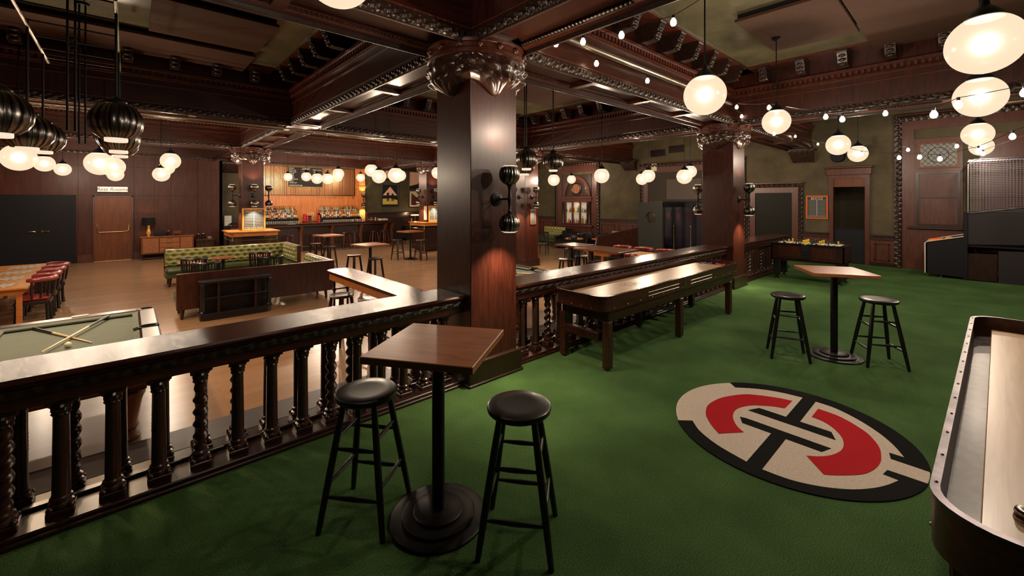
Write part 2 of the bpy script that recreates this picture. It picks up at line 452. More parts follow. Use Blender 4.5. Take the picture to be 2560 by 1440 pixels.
struct('wall_far_left', MB().box(-6.6, -6.5, -4.5, 23.0, G, CEIL), M['wallwood'], label='veneer wall at the left end of the hall', cat='wall')

# veneer joints on the left wall
mb = MB()
for x in (-2.2, -1.3, 0.17, 0.75, 1.25, 2.1): mb.box(x-.004, x+.004, 21.292, 21.30, G, 3.9)
for z in (2.09, 3.15): mb.box(-6.5, 2.83, 21.292, 21.30, z-.004, z+.004)
struct('trim_4', mb, M['inkd'], label='thin dark joints between the wall veneer sheets', cat='panel joint')
struct('baseboard_left', MB().box(-1.33, -0.93, 21.24, 21.3, G, G+0.28, .01).box(0.14, 2.83, 21.24, 21.3, G, G+0.28, .01), M['redwood'], label='red brown baseboard of the veneer wall', cat='baseboard')

# ---- carved relief helpers
def relief(sx, v, kind):
    if kind == 'leaf':
        a = math.sin(2*PI*sx/0.15 + 2.2*math.sin(2*PI*v)); b = math.sin(2*PI*sx/0.075 - 4*abs(v-.5)); 
        return max(0.0, 0.45 + 0.30*a + 0.22*b) * (math.sin(PI*min(1, max(0, v)))**0.35 if 0 < v < 1 else 0)
    if kind == 'bead':
        return abs(math.sin(PI*sx/0.045))**0.6 * (math.sin(PI*v)**0.5 if 0 < v < 1 else 0)
    if kind == 'egg':
        return (0.35+0.65*abs(math.sin(PI*sx/0.13))**0.7*(1-0.5*(v-0.5)**2)) * (1 if 0.02 < v < 0.98 else 0)
def strip(mb, axis, a0, a1, fixed, sgn, z0, z1, depth, kind, step=0.014, nv=6):
    n = max(4, int((a1-a0)/step))
    def fn(u, v):
        a = a0+(a1-a0)*u; d = fixed + sgn*depth*relief(a, v, kind); z = z0+(z1-z0)*v
        return (a, d, z) if axis == 'x' else (d, a, z)
    o = len(mb.v); k = len(mb.f); mb.grid(n, nv, fn)
    if (axis == 'x' and sgn > 0) or (axis == 'y' and sgn < 0): mb.f[k:] = [f[::-1] for f in mb.f[k:]]
    return mb
def box_ax(mb, axis, a0, a1, f0, f1, z0, z1, b=0.0):
    if axis == 'x': return mb.box(a0, a1, min(f0, f1), max(f0, f1), z0, z1, b)
    return mb.box(min(f0, f1), max(f0, f1), a0, a1, z0, z1, b)

BR = {}
def bracket_mesh(axis, sgn):
    k = (axis, sgn)
    if k in BR: return BR[k]
    prof = [(0, 0), (0.27, 0), (0.31, 0.015), (0.345, 0.05), (0.355, 0.10), (0.375, 0.15), (0.41, 0.19), (0.42, 0.26), (0, 0.26)]
    mb = MB()
    w = 0.07
    if axis == 'x':
        mb.prism([(sgn*p, z) for p, z in prof], -w, w, 'yz')
        for i in range(3): mb.sphere((0, sgn*(0.33+0.03*i), 0.02+0.07*i), 0.045, 8, 6, (1.2, 0.7, 0.7))
        mb.box(-0.085, 0.085, min(0, sgn*0.43), max(0, sgn*0.43), 0.235, 0.265, .006)
    else:
        mb.prism([(sgn*p, z) for p, z in prof], -w, w, 'xz')
        for i in range(3): mb.sphere((sgn*(0.33+0.03*i), 0, 0.02+0.07*i), 0.045, 8, 6, (0.7, 1.2, 0.7))
        mb.box(min(0, sgn*0.43), max(0, sgn*0.43), -0.085, 0.085, 0.235, 0.265, .006)
    o = mb.build('bracket', M['carve']); BR[k] = o.data
    bpy.data.objects.remove(o)
    return BR[k]
HW = 0.31
TRIM = [10]
def beam(axis, fix, a0, a1, label, sides=(1, -1), fine=0.03, br=True, phase=0.0):
    TRIM[0] += 1
    nm = 'trim_%d' % TRIM[0]
    mb = MB(); box_ax(mb, axis, a0, a1, fix-HW, fix+HW, 3.63, CEIL)
    root = struct(nm, mb, M['mahog_x'] if axis == 'x' else M['mahog'], label=label, cat='ceiling beam')
    # soffit rails and cross rails
    mb = MB()
    box_ax(mb, axis, a0, a1, fix-HW, fix-HW+0.09, 3.57, 3.64, .006); box_ax(mb, axis, a0, a1, fix+HW-0.09, fix+HW, 3.57, 3.64, .006)
    L = a1-a0; n = max(1, round(L/1.75)); sp = (L-0.2)/n
    for i in range(n+1):
        c = a0+0.1+i*sp; box_ax(mb, axis, c-0.06, c+0.06, fix-HW+0.08, fix+HW-0.08, 3.572, 3.64, .006)
    mb.build('soffit_rail', M['redwood'], root)
    mb = MB()
    for i in range(n):
        c0 = a0+0.16+i*sp; c1 = c0+sp-0.12
        for f, g in ((fix-HW+0.09, 1), (fix+HW-0.09, -1)):
            strip(mb, axis, c0, c1, f, g, 3.585, 3.62, 0.022, 'bead', 0.011 if fine < 0.02 else 0.022, 3)
    mb.build('bead_moulding', M['carve'], root)
    for s in sides:
        mb = MB(); box_ax(mb, axis, a0, a1, fix+s*HW, fix+s*(HW+0.022), 3.52, 3.665, .004)
        strip(mb, axis, a0, a1, fix+s*(HW+0.020), s, 3.535, 3.65, 0.035, 'leaf', fine, 9)
        mb.build('carved_band', M['carve'], root)
        mb = MB(); box_ax(mb, axis, a0, a1, fix+s*HW, fix+s*(HW+0.035), 3.665, 3.685, .004)
        box_ax(mb, axis, a0, a1, fix+s*HW, fix+s*(HW+0.02), 3.985, 4.01, .004)
        box_ax(mb, axis, a0, a1, fix+s*HW, fix+s*(HW+0.03), 4.10, 4.13, .004)
        strip(mb, axis, a0, a1, fix+s*(HW+0.03), s, 4.13, 4.165, 0.025, 'bead', fine, 3)
        d = a0+0.03
        while d < a1-0.05:
            box_ax(mb, axis, d, d+0.045, fix+s*HW, fix+s*(HW+0.06), 4.165, 4.225); d += 0.085
        box_ax(mb, axis, a0, a1, fix+s*HW, fix+s*(HW+0.085), 4.225, 4.285, .008)
        box_ax(mb, axis, a0+0.02, a1-0.02, fix+s*HW, fix+s*(HW+0.42), 4.565, 4.598)
        mb.build('cornice', M['redwood'], root)
        if br:
            n2 = max(1, int((L-1.0)/0.63)); st = (a0+a1)/2-(n2*0.63)/2
            for i in range(n2+1):
                c = st+i*0.63
                o = bpy.data.objects.new('bracket', bracket_mesh(axis, s)); C.objects.link(o); o.parent = root
                o.location = (c, fix+s*HW, 4.302) if axis == 'x' else (fix+s*HW, c, 4.302)
    return root
XS = [-4.2, 2.935, 9.97]; YS = [-3.2, 3.81, 10.30, 15.90]
for yi, y in enumerate(YS):
    for xi, (x0, x1) in enumerate(((-4.2, 2.935), (2.935, 9.97), (9.97, 16.2))):
        e = x1-HW if x1 < 16 else x1
        if xi == 0: x0s = -4.2+HW
        else: x0s = x0+HW
        lb = ['nearer the camera behind the view', 'over the balustrade', 'across the middle of the lower hall', 'nearest the bar'][yi]
        lb2 = ['left of the big front pillar line', 'between the two pillar lines', 'reaching the right hand wall'][xi]
        beam('x', y, x0s, e, 'carved dark ceiling beam %s, %s' % (lb, lb2), fine=0.009 if yi == 1 and xi < 2 else 0.024)
for xi, x in enumerate(XS):
    for yi, (y0, y1) in enumerate(((-3.2, 3.81), (3.81, 10.30), (10.30, 15.90), (15.90, 21.3))):
        e = y1-HW if y1 < 21 else y1
        lb = ['far left', 'on the line of the big front pillar', 'on the line of the second pillar'][xi]
        lb2 = ['over the green carpet', 'over the pool table side', 'over the middle of the hall', 'over the bar end'][yi]
        beam('y', x, y0+HW, e, 'carved dark cross beam %s, %s' % (lb, lb2), fine=0.009 if xi == 1 and yi < 2 else 0.024)
    for y in YS:
        TRIM[0] += 1
        o = struct('trim_%d' % TRIM[0], MB().box(x-HW+.002, x+HW-.002, y-HW+.002, y+HW-.002, 3.565, CEIL), M['mahog'], label='square timber block where two ceiling beams cross', cat='beam block')
        o['group'] = 'blocks where ceiling beams cross'
# wall beams
beam('x', 21.1, -6.4, 2.8, 'carved wall beam above the veneer wall and doors', sides=(-1,), br=True)
beam('x', 21.8, 3.4, 15.9, 'carved wall beam above the bar wall', sides=(-1,), br=True)

# hanging acoustic panels under the ceiling
for k, (x0, x1, y0, y1, lb, rz) in enumerate([
    (0.23, 1.67, 6.98, 8.45, 'brown hanging acoustic panel above the left pool table', 0),
    (-1.9, 1.70, 8.72, 10.0-.12, 'brown hanging acoustic panel beside the beam behind the pool table', 0),
    (6.50, 8.28, 1.18, 2.34, 'brown hanging acoustic panel right of the first string lights', 0),
    (6.50, 9.45, -0.60, 1.15, 'larger brown acoustic panel at the top right corner of the platform ceiling', 0),
    (6.5, 8.6, 6.0, 7.9, 'brown acoustic panel seen just right of the big pillar', 0),
    (0.2, 1.67, 5.2, 6.7, 'brown acoustic panel nearest the big front pillar', 0)]):
    r = thing('acoustic_panel', lb, 'acoustic panel', ((x0+x1)/2, (y0+y1)/2, 4.49), group=None)
    hx, hy = (x1-x0)/2, (y1-y0)/2
    MB().box(-hx, hx, -hy, hy, 0, 0.045, .004).build('panel', M['acoustic'], r)
    MB().box(-hx+.03, hx-.03, -hy+.03, hy-.03, 0.045, 0.11).build('edge_frame', M['matblk'], r)

# ------------------------------------------------------------------ pillars
def capital(mb, w=0.32, z0=3.04, z1=3.43, R=0.555):
    n, m = 360, 60
    def fn(u, v):
        t = 2*PI*u; c, s = math.cos(t), math.sin(t)
        sq = w/max(abs(c), abs(s)); corner = (abs(math.sin(2*t)))**1.6
        zb = z0 + 0.13*corner; z = zb+(z1-zb)*v
        k = v**0.40; r = (sq+0.012)*(1-k)+R*k*0.95
        r += 0.045*math.sin(PI*min(1, v*1.25))*(1-0.75*corner)
        d = 0.0
        # palmettes: one hanging leaf per face, one standing leaf per corner
        for cen, rise in ((round(t/(PI/2))*(PI/2), 0), ((math.floor(t/(PI/2))+.5)*(PI/2), 1)):
            q = (t-cen)/(PI/4)
            if abs(q) > 1: continue
            vv = v if rise == 0 else 1-v
            ph = math.atan2(q*0.9, vv+0.12); rho = math.hypot(q*0.9, vv+0.12)
            edge = max(0.0, 1-abs(q)*(1.05 if rise == 0 else 1.5))
            ray = abs(math.cos(6.5*ph))
            tier = 0.5+0.5*math.cos(2*PI*rho*2.2)
            lob = 0.010 if rise else 0.0
            d = max(d, edge**0.6*(0.034*ray*(0.45+0.55*tier)+0.020*tier+lob))
        r += d*math.sin(PI*min(1, max(0, v)))**0.35
        r = max(r, sq+0.003)
        return (r*c, r*s, z)
    mb.grid(n, m, fn)
    return mb
def sconce_mesh():
    pass
def pillar(x, y, z0, w, label, plinth=True):
    r = thing('pillar', label, 'pillar', (x, y, z0))
    h = 3.57-z0
    MB().box(-w, w, -w, w, 0.02, h, .006).build('shaft', M['mahog'], r)
    if plinth:
        mb = MB(); mb.box(-w-.06, w+.06, -w-.06, w+.06, 0, 0.03, .01); mb.box(-w-.045, w+.045, -w-.045, w+.045, 0.02, 0.25, .012)
        mb.build('plinth', M['dark'], r)
    o = capital(MB(), w).build('capital', M['capcarve'], r, ang=50); o.location = (0, 0, -z0)
    prof = [(0.42, 3.40), (0.535, 3.415), (0.55, 3.43), (0.55, 3.45), (0.53, 3.46), (0.53, 3.475), (0.545, 3.485), (0.545, 3.525), (0.56, 3.535), (0.565, 3.56), (0.565, 3.568), (0.3, 3.569)]
    o = MB().lathe(prof, 64).build('capital_ring', M['redwood'], r); o.location = (0, 0, -z0)
    mb = MB()
    for i in range(16):
        t = 2*PI*(i+.5)/16; mb.sphere((0.55*math.cos(t), 0.55*math.sin(t), 3.503), 0.032, 10, 8)
    o = mb.build('rosettes', M['redwood'], r); o.location = (0, 0, -z0)
    return r
P1 = pillar(2.935, 3.82, -0.0, 0.322, 'large dark wooden pillar with carved capital in the foreground between the two handrails')
P2 = pillar(9.975, 3.83, 0.0, 0.33, 'dark wooden pillar at the far end of the long shuffleboard table')
P3 = pillar(2.93, 15.70, G, 0.30, 'dark wooden pillar in front of the bar with a square drink ledge around it')
P4 = pillar(9.97, 16.45, G, 0.33, 'dark wooden pillar behind the big front pillar, with drink ledge, right of the bar')
P5 = pillar(10.0, 10.3, G, 0.31, 'dark wooden pillar right of the big front pillar, with small chalkboard')

# sconces
def sconce(x, y, z, dx, dy, label, first=[None]):
    r = thing('wall_sconce', label, 'wall lamp', (x, y, z), math.atan2(dy, dx), 'double cup sconces on the pillars')
    # local frame: +x points away from the wall, plate at x=0
    MB().lathe([(0.075, 0), (0.075, 0.012), (0.06, 0.018), (0.055, 0.026), (0.03, 0.034), (0.012, 0.05)], 24, axis='x').build('wall_plate', M['blackm'], r)
    mb = MB(); mb.cyl((0.03, 0, 0), (0.20, 0, 0), 0.011, None, 10)
    mb.lathe([(0.012, -0.19), (0.03, -0.18), (0.030, -0.165), (0.018, -0.15), (0.022, -0.13), (0.013, -0.11), (0.017, -0.04), (0.022, 0), (0.017, 0.04), (0.013, 0.09), (0.02, 0.13), (0.035, 0.155), (0.050, 0.16), (0.05, 0.17)], 20, (0.21, 0, 0))
    mb.build('arm', M['blackm'], r)
    for s, nm in ((1, 'upper'), (-1, 'lower')):
        prof = [(0.035, 0.15), (0.068, 0.17), (0.095, 0.205), (0.106, 0.245), (0.104, 0.285), (0.092, 0.32), (0.080, 0.34)]
        inn = [(0.076, 0.34), (0.09, 0.31), (0.10, 0.25), (0.06, 0.18)]
        pr = [(a, s*b) for a, b in prof+inn]
        o = MB().lathe(pr, 96, (0.21, 0, 0), lambda t, zz, k: 1+0.05*abs(math.sin(8*t)) if k < 6 else 1.0, caps=False).build('shade', M['gun'], r)
        mb = MB(); mb.cyl((0.21, 0, s*0.322), (0.21, 0, s*0.350), 0.070, 0.064, 24)
        mb.build('diffuser', M['lampglass'], r)
        mb = MB()
        for q in range(36):
            t = 2*PI*q/36
            for zz, rr_ in ((.345, .0815), (.334, .0855)): mb.sphere((0.21+rr_*math.cos(t), rr_*math.sin(t), s*(zz-.006)), .0028, 6, 4)
        mb.build('rim_perforations', M['lampglass'], r)
        light('lamp_light', 'SPOT', (0.21, 0, s*0.352), SCONCE_W*(0.75 if s > 0 else 1.7), (1, 0.74, 0.50), r, spot_size=2.2 if s > 0 else 1.9, spot_blend=0.8, shadow_soft_size=0.04).rotation_euler = (0 if s < 0 else PI, 0, 0)
    return r
ZS = 1.93
sconce(2.96, 3.495, ZS, 0, -1, 'double cup metal sconce on the front face of the large foreground pillar')
sconce(9.975, 3.50, ZS, 0, -1, 'double cup metal sconce on the right side of the pillar past the shuffleboard table')
sconce(9.90, 4.162, ZS, 0, 1, 'double cup sconce peeping out left of the pillar past the shuffleboard table')
sconce(2.93, 15.40, 2.06, 0, -1, 'double cup sconce above the scoreboard on the pillar before the bar')
sconce(2.63, 15.70, 2.06, -1, 0, 'double cup sconce on the left side of the pillar before the bar')
sconce(3.23, 15.70, 2.06, 1, 0, 'double cup sconce on the right side of the pillar before the bar')
sconce(9.64, 16.45, 2.06, -1, 0, 'double cup sconce on the left face of the pillar right of the bar')
sconce(9.97, 16.12, 2.06, 0, -1, 'double cup sconce above the scoreboard just left of the big foreground pillar')
sconce(10.0, 9.99, 2.01, 0, -1, 'double cup sconce above the small chalkboard right of the big pillar')
sconce(9.69, 10.3, 2.01, -1, 0, 'double cup sconce beside the edge of the big pillar, on the pillar with the chalkboard')
sconce(9.2, 21.93, ZS, 0, -1, 'double cup sconce at the right end of the orange bar wall')

# ------------------------------------------------------------------ balustrades
def bal_mesh(kind):
    mb = MB()
    mb.box(-.062, .062, -.062, .062, 0.05, 0.085, .006)
    mb.lathe([(.055, .085), (.060, .095), (.056, .11), (.045, .118), (.043, .125), (.052, .133), (.050, .145), (.038, .155)], 18)
    for a in (-1, 1):
        for b in (-1, 1): mb.sphere((a*.045, b*.045, .095), .018, 8, 6)
    n, m = 20, 60 if kind == 'twist' else 10
    z0, z1 = 0.15, 0.64
    if kind == 'twist':
        def fn(u, v):
            t = 2*PI*u; z = z0+(z1-z0)*v; e = min(1, v*8, (1-v)*4)
            r = 0.034+0.0115*e*math.cos(2*(t-2*PI*z/0.17)); return (r*math.cos(t), r*math.sin(t), z)
    elif kind == 'flute':
        def fn(u, v):
            t = 2*PI*u; r = (0.041-0.004*v)*(1-0.05*abs(math.cos(5*t))); return (r*math.cos(t), r*math.sin(t), z0+(z1-z0)*v)
    elif kind == 'scale':
        m = 40
        def fn(u, v):
            t = 2*PI*u; r = 0.041-0.005*v
            if v > 0.45: r += 0.0022*math.sin(8*t+60*v)*math.sin(8*t-60*v)
            return (r*math.cos(t), r*math.sin(t), z0+(z1-z0)*v)
    else:
        def fn(u, v):
            t = 2*PI*u; r = 0.042-0.006*v; return (r*math.cos(t), r*math.sin(t), z0+(z1-z0)*v)
    mb.grid(40 if kind == 'flute' or kind == 'scale' else n, m, fn)
    def cap(t, z, k): return 1+0.07*math.sin(8*t+k*1.5)
    mb.lathe([(.036, .63), (.044, .64), (.040, .65), (.046, .665), (.043, .68), (.056, .69), (.052, .705), (.066, .72)], 32, fn=cap)
    mb.box(-.064, .064, -.064, .064, 0.715, 0.735, .004)
    o = mb.build('baluster', M['balwood']); me = o.data; bpy.data.objects.remove(o); return me
BAL = [bal_mesh(k) for k in ('twist', 'plain', 'flute', 'scale')]
def balustrade(x0, x1, phase, label, fine=0.02):
    r = thing('balustrade', label, 'balustrade', ((x0+x1)/2, 3.8, 0))
    cx = (x0+x1)/2; a, b = x0-cx, x1-cx; yo = -3.8
    mb = MB(); mb.box(a, b, 3.57+yo, 4.0+yo, 0.0, 0.052, .008); mb.box(a, b, 3.545+yo, 3.60+yo, 0.0, 0.028, .006); mb.box(a, b, 3.80+yo, 3.86+yo, 0.03, 0.075, .006)
    mb.build('base_rail', M['dark'], r)
    MB().box(a, b, 3.62+yo, 4.0+yo, 0.735, 0.865, .006).build('frieze', M['mahog_x'], r)
    mb = MB()
    strip(mb, 'x', a, b, 3.612+yo, -1, 0.80, 0.865, 0.02, 'leaf', fine, 5); strip(mb, 'x', a, b, 4.008+yo, 1, 0.80, 0.865, 0.02, 'leaf', fine*2, 4)
    mb.build('carved_band', M['carve'], r)
    mb = MB(); mb.box(a, b, 3.585+yo, 4.035+yo, 0.865, 0.885, .006); mb.box(a, b, 3.565+yo, 4.055+yo, 0.883, 0.925, .014)
    mb.build('handrail', M['rail'], r)
    x = -0.522-0.2255*40
    k = phase
    while x < x1-0.05:
        if x > x0+0.05:
            for yy, sh in ((3.70, 0), (3.93, 3)):
                o = bpy.data.objects.new('baluster', BAL[(k+sh) % 4]); C.objects.link(o); o.parent = r
                o.location = (x+(0.03 if sh else 0)-cx, yy+yo, 0)
        x += 0.2255; k += 1
    return r
balustrade(-4.2, 2.612, 0, 'long carved balustrade with glossy handrail across the left foreground')
balustrade(3.26, 9.642, 0, 'long carved balustrade with glossy handrail behind the shuffleboard table', 0.03)
balustrade(10.31, 14.0, 0, 'carved balustrade with flat wooden top beside the foosball table', 0.04)

# ------------------------------------------------------------------ floor emblem (inlaid carpet)
def emblem():
    r = thing('floor_emblem', 'round cream, black and red emblem inlaid in the green carpet', 'carpet emblem', (4.09, 1.065, 0.0))
    R = 0.878
    def arc(rad, a0, a1, n=40): return [(rad*math.cos(a0+(a1-a0)*i/n), rad*0.985*math.sin(a0+(a1-a0)*i/n)) for i in range(n+1)]
    MB().prism(arc(R-.005, 0, 2*PI, 96)[:-1], 0.0, 0.006).build('cream_ground', M['pile_w'], r)
    T = 0.0085
    up = [(4.582, 1.642), (4.66, 1.55), (4.738, 1.44), (4.80, 1.29), (4.829, 1.117), (4.289, 1.117), (4.289, 1.331), (4.169, 1.386), (4.167, 0.742), (4.285, 0.792), (4.285, 1.012), (4.824, 1.012), (4.805, 0.861), (4.705, 0.685), (4.57, 0.535), (4.42, 0.425), (4.262, 0.347), (4.257, 0.433), (4.167, 0.414)]
    low = [(3.976, 0.413), (3.893, 0.428), (3.888, 0.345), (3.768, 0.391), (3.651, 0.454), (3.526, 0.552), (3.415, 0.693), (3.346, 0.848), (3.327, 1.015), (3.891, 1.015), (3.892, 0.779), (4.000, 0.741), (4.005, 1.347), (3.990, 1.391), (3.896, 1.341), (3.896, 1.12), (3.34, 1.12), (3.399, 1.345), (3.498, 1.528), (3.616, 1.644)]
    cx, cy = 4.09, 1.065
    L = lambda P: [(x-cx, y-cy) for x, y in P]
    def smooth(P, runs, k=5):       # rounded stretches between sharp corners
        out = []; i = 0; n = len(P)
        while i < n:
            run = next((q for q in runs if q[0] == i), None)
            if run is None: out.append(P[i]); i += 1; continue
            a, b = run
            for j in range(a, b):
                p0 = P[max(a, j-1)]; p1 = P[j]; p2 = P[j+1]; p3 = P[min(b, j+2)]
                for m in range(k):
                    t = m/k
                    out.append(tuple(.5*((2*p1[c])+(-p0[c]+p2[c])*t+(2*p0[c]-5*p1[c]+4*p2[c]-p3[c])*t*t+(-p0[c]+3*p1[c]-3*p2[c]+p3[c])*t**3) for c in (0, 1)))
            i = b
            if not any(q[0] == b for q in runs): out.append(P[b]); i = b+1
        return out
    a0 = math.atan2(0.202-cy, 4.167-cx); a1 = math.atan2(1.728-cy, 4.655-cx)
    p = arc(R, a0, a1, 60); up = smooth(up, [(0, 4), (11, 16)]); MB().prism(p+L(up), 0.0, T).build('black_mark', M['pile_k'], r)
    b0 = math.atan2(1.736-cy, 3.534-cx); b1 = math.atan2(0.198-cy, 3.984-cx)+2*PI
    p = arc(R, b0, b1, 60); low = smooth(low, [(2, 8), (16, 19)]); MB().prism(p+L(low), 0.0, T).build('black_mark', M['pile_k'], r)
    rl = [(4.673, 1.166), (4.631, 1.298), (4.527, 1.477), (4.44, 1.55), (4.341, 1.604), (4.24, 1.645), (4.138, 1.665), (4.04, 1.672), (3.948, 1.662), (3.806, 1.609), (3.681, 1.518), (3.574, 1.408), (3.747, 1.277), (3.801, 1.345), (3.904, 1.415), (4.03, 1.457), (4.153, 1.456), (4.287, 1.399), (4.373, 1.312), (4.42, 1.25), (4.455, 1.17)]
    rr = [(4.670, 0.962), (4.655, 0.834), (4.61, 0.74), (4.55, 0.662), (4.48, 0.59), (4.392, 0.537), (4.31, 0.50), (4.222, 0.477), (4.077, 0.46), (3.935, 0.473), (3.806, 0.513), (3.708, 0.581), (3.631, 0.651), (3.583, 0.705), (3.75, 0.844), (3.813, 0.774), (3.902, 0.718), (4.022, 0.684), (4.136, 0.687), (4.255, 0.719), (4.371, 0.794), (4.437, 0.879), (4.455, 0.964)]
    rl = smooth(rl, [(0, 11), (12, 20)]); rr = smooth(rr, [(0, 13), (14, 22)])
    for P in (rl, rr): MB().prism(L(P), 0.0, T+.0005).build('red_mark', M['pile_r'], r)
emblem()
# ------------------------------------------------------------------ platform furniture
def tall_stool():
    r = thing('bar_stool', 'x', 'stool', group=None)
    MB().lathe([(0.10, 0.715), (0.168, 0.718), (0.180, 0.728), (0.184, 0.742), (0.180, 0.754), (0.168, 0.760), (0.10, 0.757), (0.02, 0.755)], 40).build('seat', M['black'], r)
    top, bot = 0.095, 0.196
    def P(sx, sy, z):
        k = 1-z/0.72; q = top+(bot-top)*k; return (sx*q, sy*q, z)
    for sx in (-1, 1):
        for sy in (-1, 1):
            mb = MB(); mb.tube([P(sx, sy, z) for z in (0, 0.05, 0.30, 0.55, 0.72)], [0.0155, 0.017, 0.021, 0.020, 0.017], 12)
            mb.build('leg', M['black'], r)
    for z, ax in ((0.20, 0), (0.26, 1), (0.46, 0), (0.52, 1)):
        for s in (-1, 1):
            a = P(-1, s, z) if ax == 0 else P(s, -1, z); b = P(1, s, z) if ax == 0 else P(s, 1, z)
            a = Vector(a); b = Vector(b)
            MB().tube([a+(b-a)*t for t in (0.03, 0.25, 0.5, 0.75, 0.97)], [0.008, 0.0115, 0.014, 0.0115, 0.008], 10).build('stretcher', M['black'], r)
    return r
S = tall_stool()
specs = [(1.082, 2.51, 0.876-math.pi/4*0, 'black wooden stool left of the near square table'),
         (1.648, 1.748, 0.875, 'black wooden stool right of the near square table'),
         (6.008, 1.546, -0.02, 'black wooden stool left of the far square table'),
         (6.524, 0.756, 0.0, 'black wooden stool right of the far square table')]
rots = []
# orientation of each stool follows its feet on the carpet
feet = [[(0.811, 2.538), (1.059, 2.235)], [(1.379, 1.782), (1.626, 1.475)], [(6.118, 1.806), (5.753, 1.652)], [(6.592, 1.02), (6.242, 0.806)]]
for i, (x, y, _, lb) in enumerate(specs):
    (ax, ay), (bx, by) = feet[i]; rz = math.atan2(by-ay, bx-ax)
    if i == 0: S.location = (x, y, 0); S.rotation_euler = (0, 0, rz); S['label'] = lb
    else: dup(S, (x, y, 0), rz, lb)
def pub_table(x, y, z0, rz, half, h, label, baser=0.285, kind='table', round_=False, group=None, topm='table'):
    r = thing('pub_table', label, 'table', (x, y, z0), rz, group)
    if round_: MB().lathe([(half-.012, h-.03), (half, h-.024), (half, h-.006), (half-.006, h)], 40).build('tabletop', M[topm], r)
    else: MB().box(-half, half, -half, half, h-.042, h, .004).build('tabletop', M[topm], r)
    MB().cyl((0, 0, 0.05), (0, 0, h-.045), 0.038, None, 24).box(-.12, .12, -.12, .12, h-.05, h-.042).build('column', M['blackm'], r)
    b = baser
    MB().lathe([(b, 0), (b, 0.014), (b-.01, 0.019), (b*.76, 0.02), (b*.76, 0.034), (b*.73, 0.038), (b*.52, 0.039), (b*.52, 0.052), (b*.5, 0.056), (.03, 0.057)], 48).build('base', M['blackm'], r)
    return r
pub_table(1.392, 2.19, 0, math.radians(34.6), 0.327, 1.06, 'square brown pub table on black column, nearest the camera')
pub_table(6.42, 1.16, 0, math.radians(31.8), 0.33, 1.06, 'square brown pub table on black column, on the far side of the floor emblem')

def rrect(x0, x1, y0, y1, r, n=8):
    P = []
    for cx, cy, a in ((x1-r, y1-r, 0), (x0+r, y1-r, PI/2), (x0+r, y0+r, PI), (x1-r, y0+r, 1.5*PI)):
        for i in range(n+1): t = a+PI/2*i/n; P.append((cx+r*math.cos(t), cy+r*math.sin(t)))
    return P
def shuffleboard(x0, x1, y0, y1, H, label, rad, legs, wide=False, capmat=None, tt=0.032, wall=0.235, sh=0.095, g=0.115, rz=0.0):
    cx, cy = (x0+x1)/2, (y0+y1)/2
    r = thing('shuffleboard_table', label, 'shuffleboard table', (cx, cy, 0), rz)
    a, b, c, d = x0-cx, x1-cx, y0-cy, y1-cy
    t = tt
    outer = rrect(a, b, c, d, rad); inner = rrect(a+t, b-t, c+t, d-t, max(rad-t, .02))
    MB().prism(outer, H-wall, H-0.012, holes=[inner]).build('cradle_wall', M['sbwood'], r)
    MB().prism(rrect(a-.004, b+.004, c-.004, d+.004, rad), H-0.012, H, holes=[inner]).build('rim', capmat or M['rail'], r)
    MB().prism(rrect(a+.01, b-.01, c+.01, d-.01, rad-.01), H-wall, H-wall+.02).build('gutter_floor', M['gut'] if 'gut' in M else M['dark'], r)
    MB().box(a+g+.05, b-g-.05, c+g, d-g, H-wall+.02, H-sh, .004).build('playfield', M['maple'], r)
    MB().box(a+.14, b-.14, c+.05, d-.05, H-0.31, H-wall, .01).build('under_frame', M['sbwood'], r)
    mb = MB()
    n = 14
    for i in range(n):
        x = a+rad+.02+(b-a-2*rad-.04)*i/(n-1)
        for yy, s in ((c, -1), (d, 1)): mb.sphere((x, yy+s*.001, H-wall+.03), .008, 8, 6)
    for i in range(4):
        y = c+rad+.02+(d-c-2*rad-.04)*i/3
        for xx in (a, b): mb.sphere((xx, y, H-wall+.03), .008, 8, 6)
    for i in range(n):
        x = a+rad+.02+(b-a-2*rad-.04)*i/(n-1)
        for yy in (c+t/2, d-t/2): mb.sphere((x, yy, H), .006, 8, 6)
    mb.build('studs', M['steel'], r)
    for lx in legs:
        for s, yy in ((-1, c+.035), (1, d-.035-.085)):
            mb = MB(); mb.box(lx-.045, lx+.045, yy, yy+.085, 0.02, H-0.30, .006); mb.box(lx-.047, lx-.040, yy+.025, yy+.06, .12, H-.35)
            mb.cyl((lx, yy+.042, 0), (lx, yy+.042, .022), .02)
            mb.build('leg', M['sbwood'], r)
    return r
M['gut'] = wood('worn_gutter_cloth', (0.025, 0.022, 0.023), (0.13, 0.112, 0.105), 0.4, (3, 3, 3), 0.1, 0.2, 4.0)
sb = shuffleboard(3.84, 7.76, 2.71, 3.50, 0.85, 'long shuffleboard table with pale maple playfield standing against the balustrade', 0.16, (-1.80, -0.08, 1.68), wall=.17, sh=.062, g=.10)
MB().box(-1.88, -1.80, -.25, .25, 0.32, 0.42, .01).build('end_stretcher', M['dark'], sb)
for (u0, u1) in ((-1.05, -0.25), (0.10, 0.82)):
    mb = MB()
    for z in (.70, .745): mb.box(u0, u1, -.403, -.395, z+.03, z+.038, .003)
    mb.build('side_trim', M['steel'], sb)
mb = MB()
mb.box(-0.12, -0.04, -.400, -.393, .69, .84)
mb.build('joint_plate', M['oldbrass'], sb)
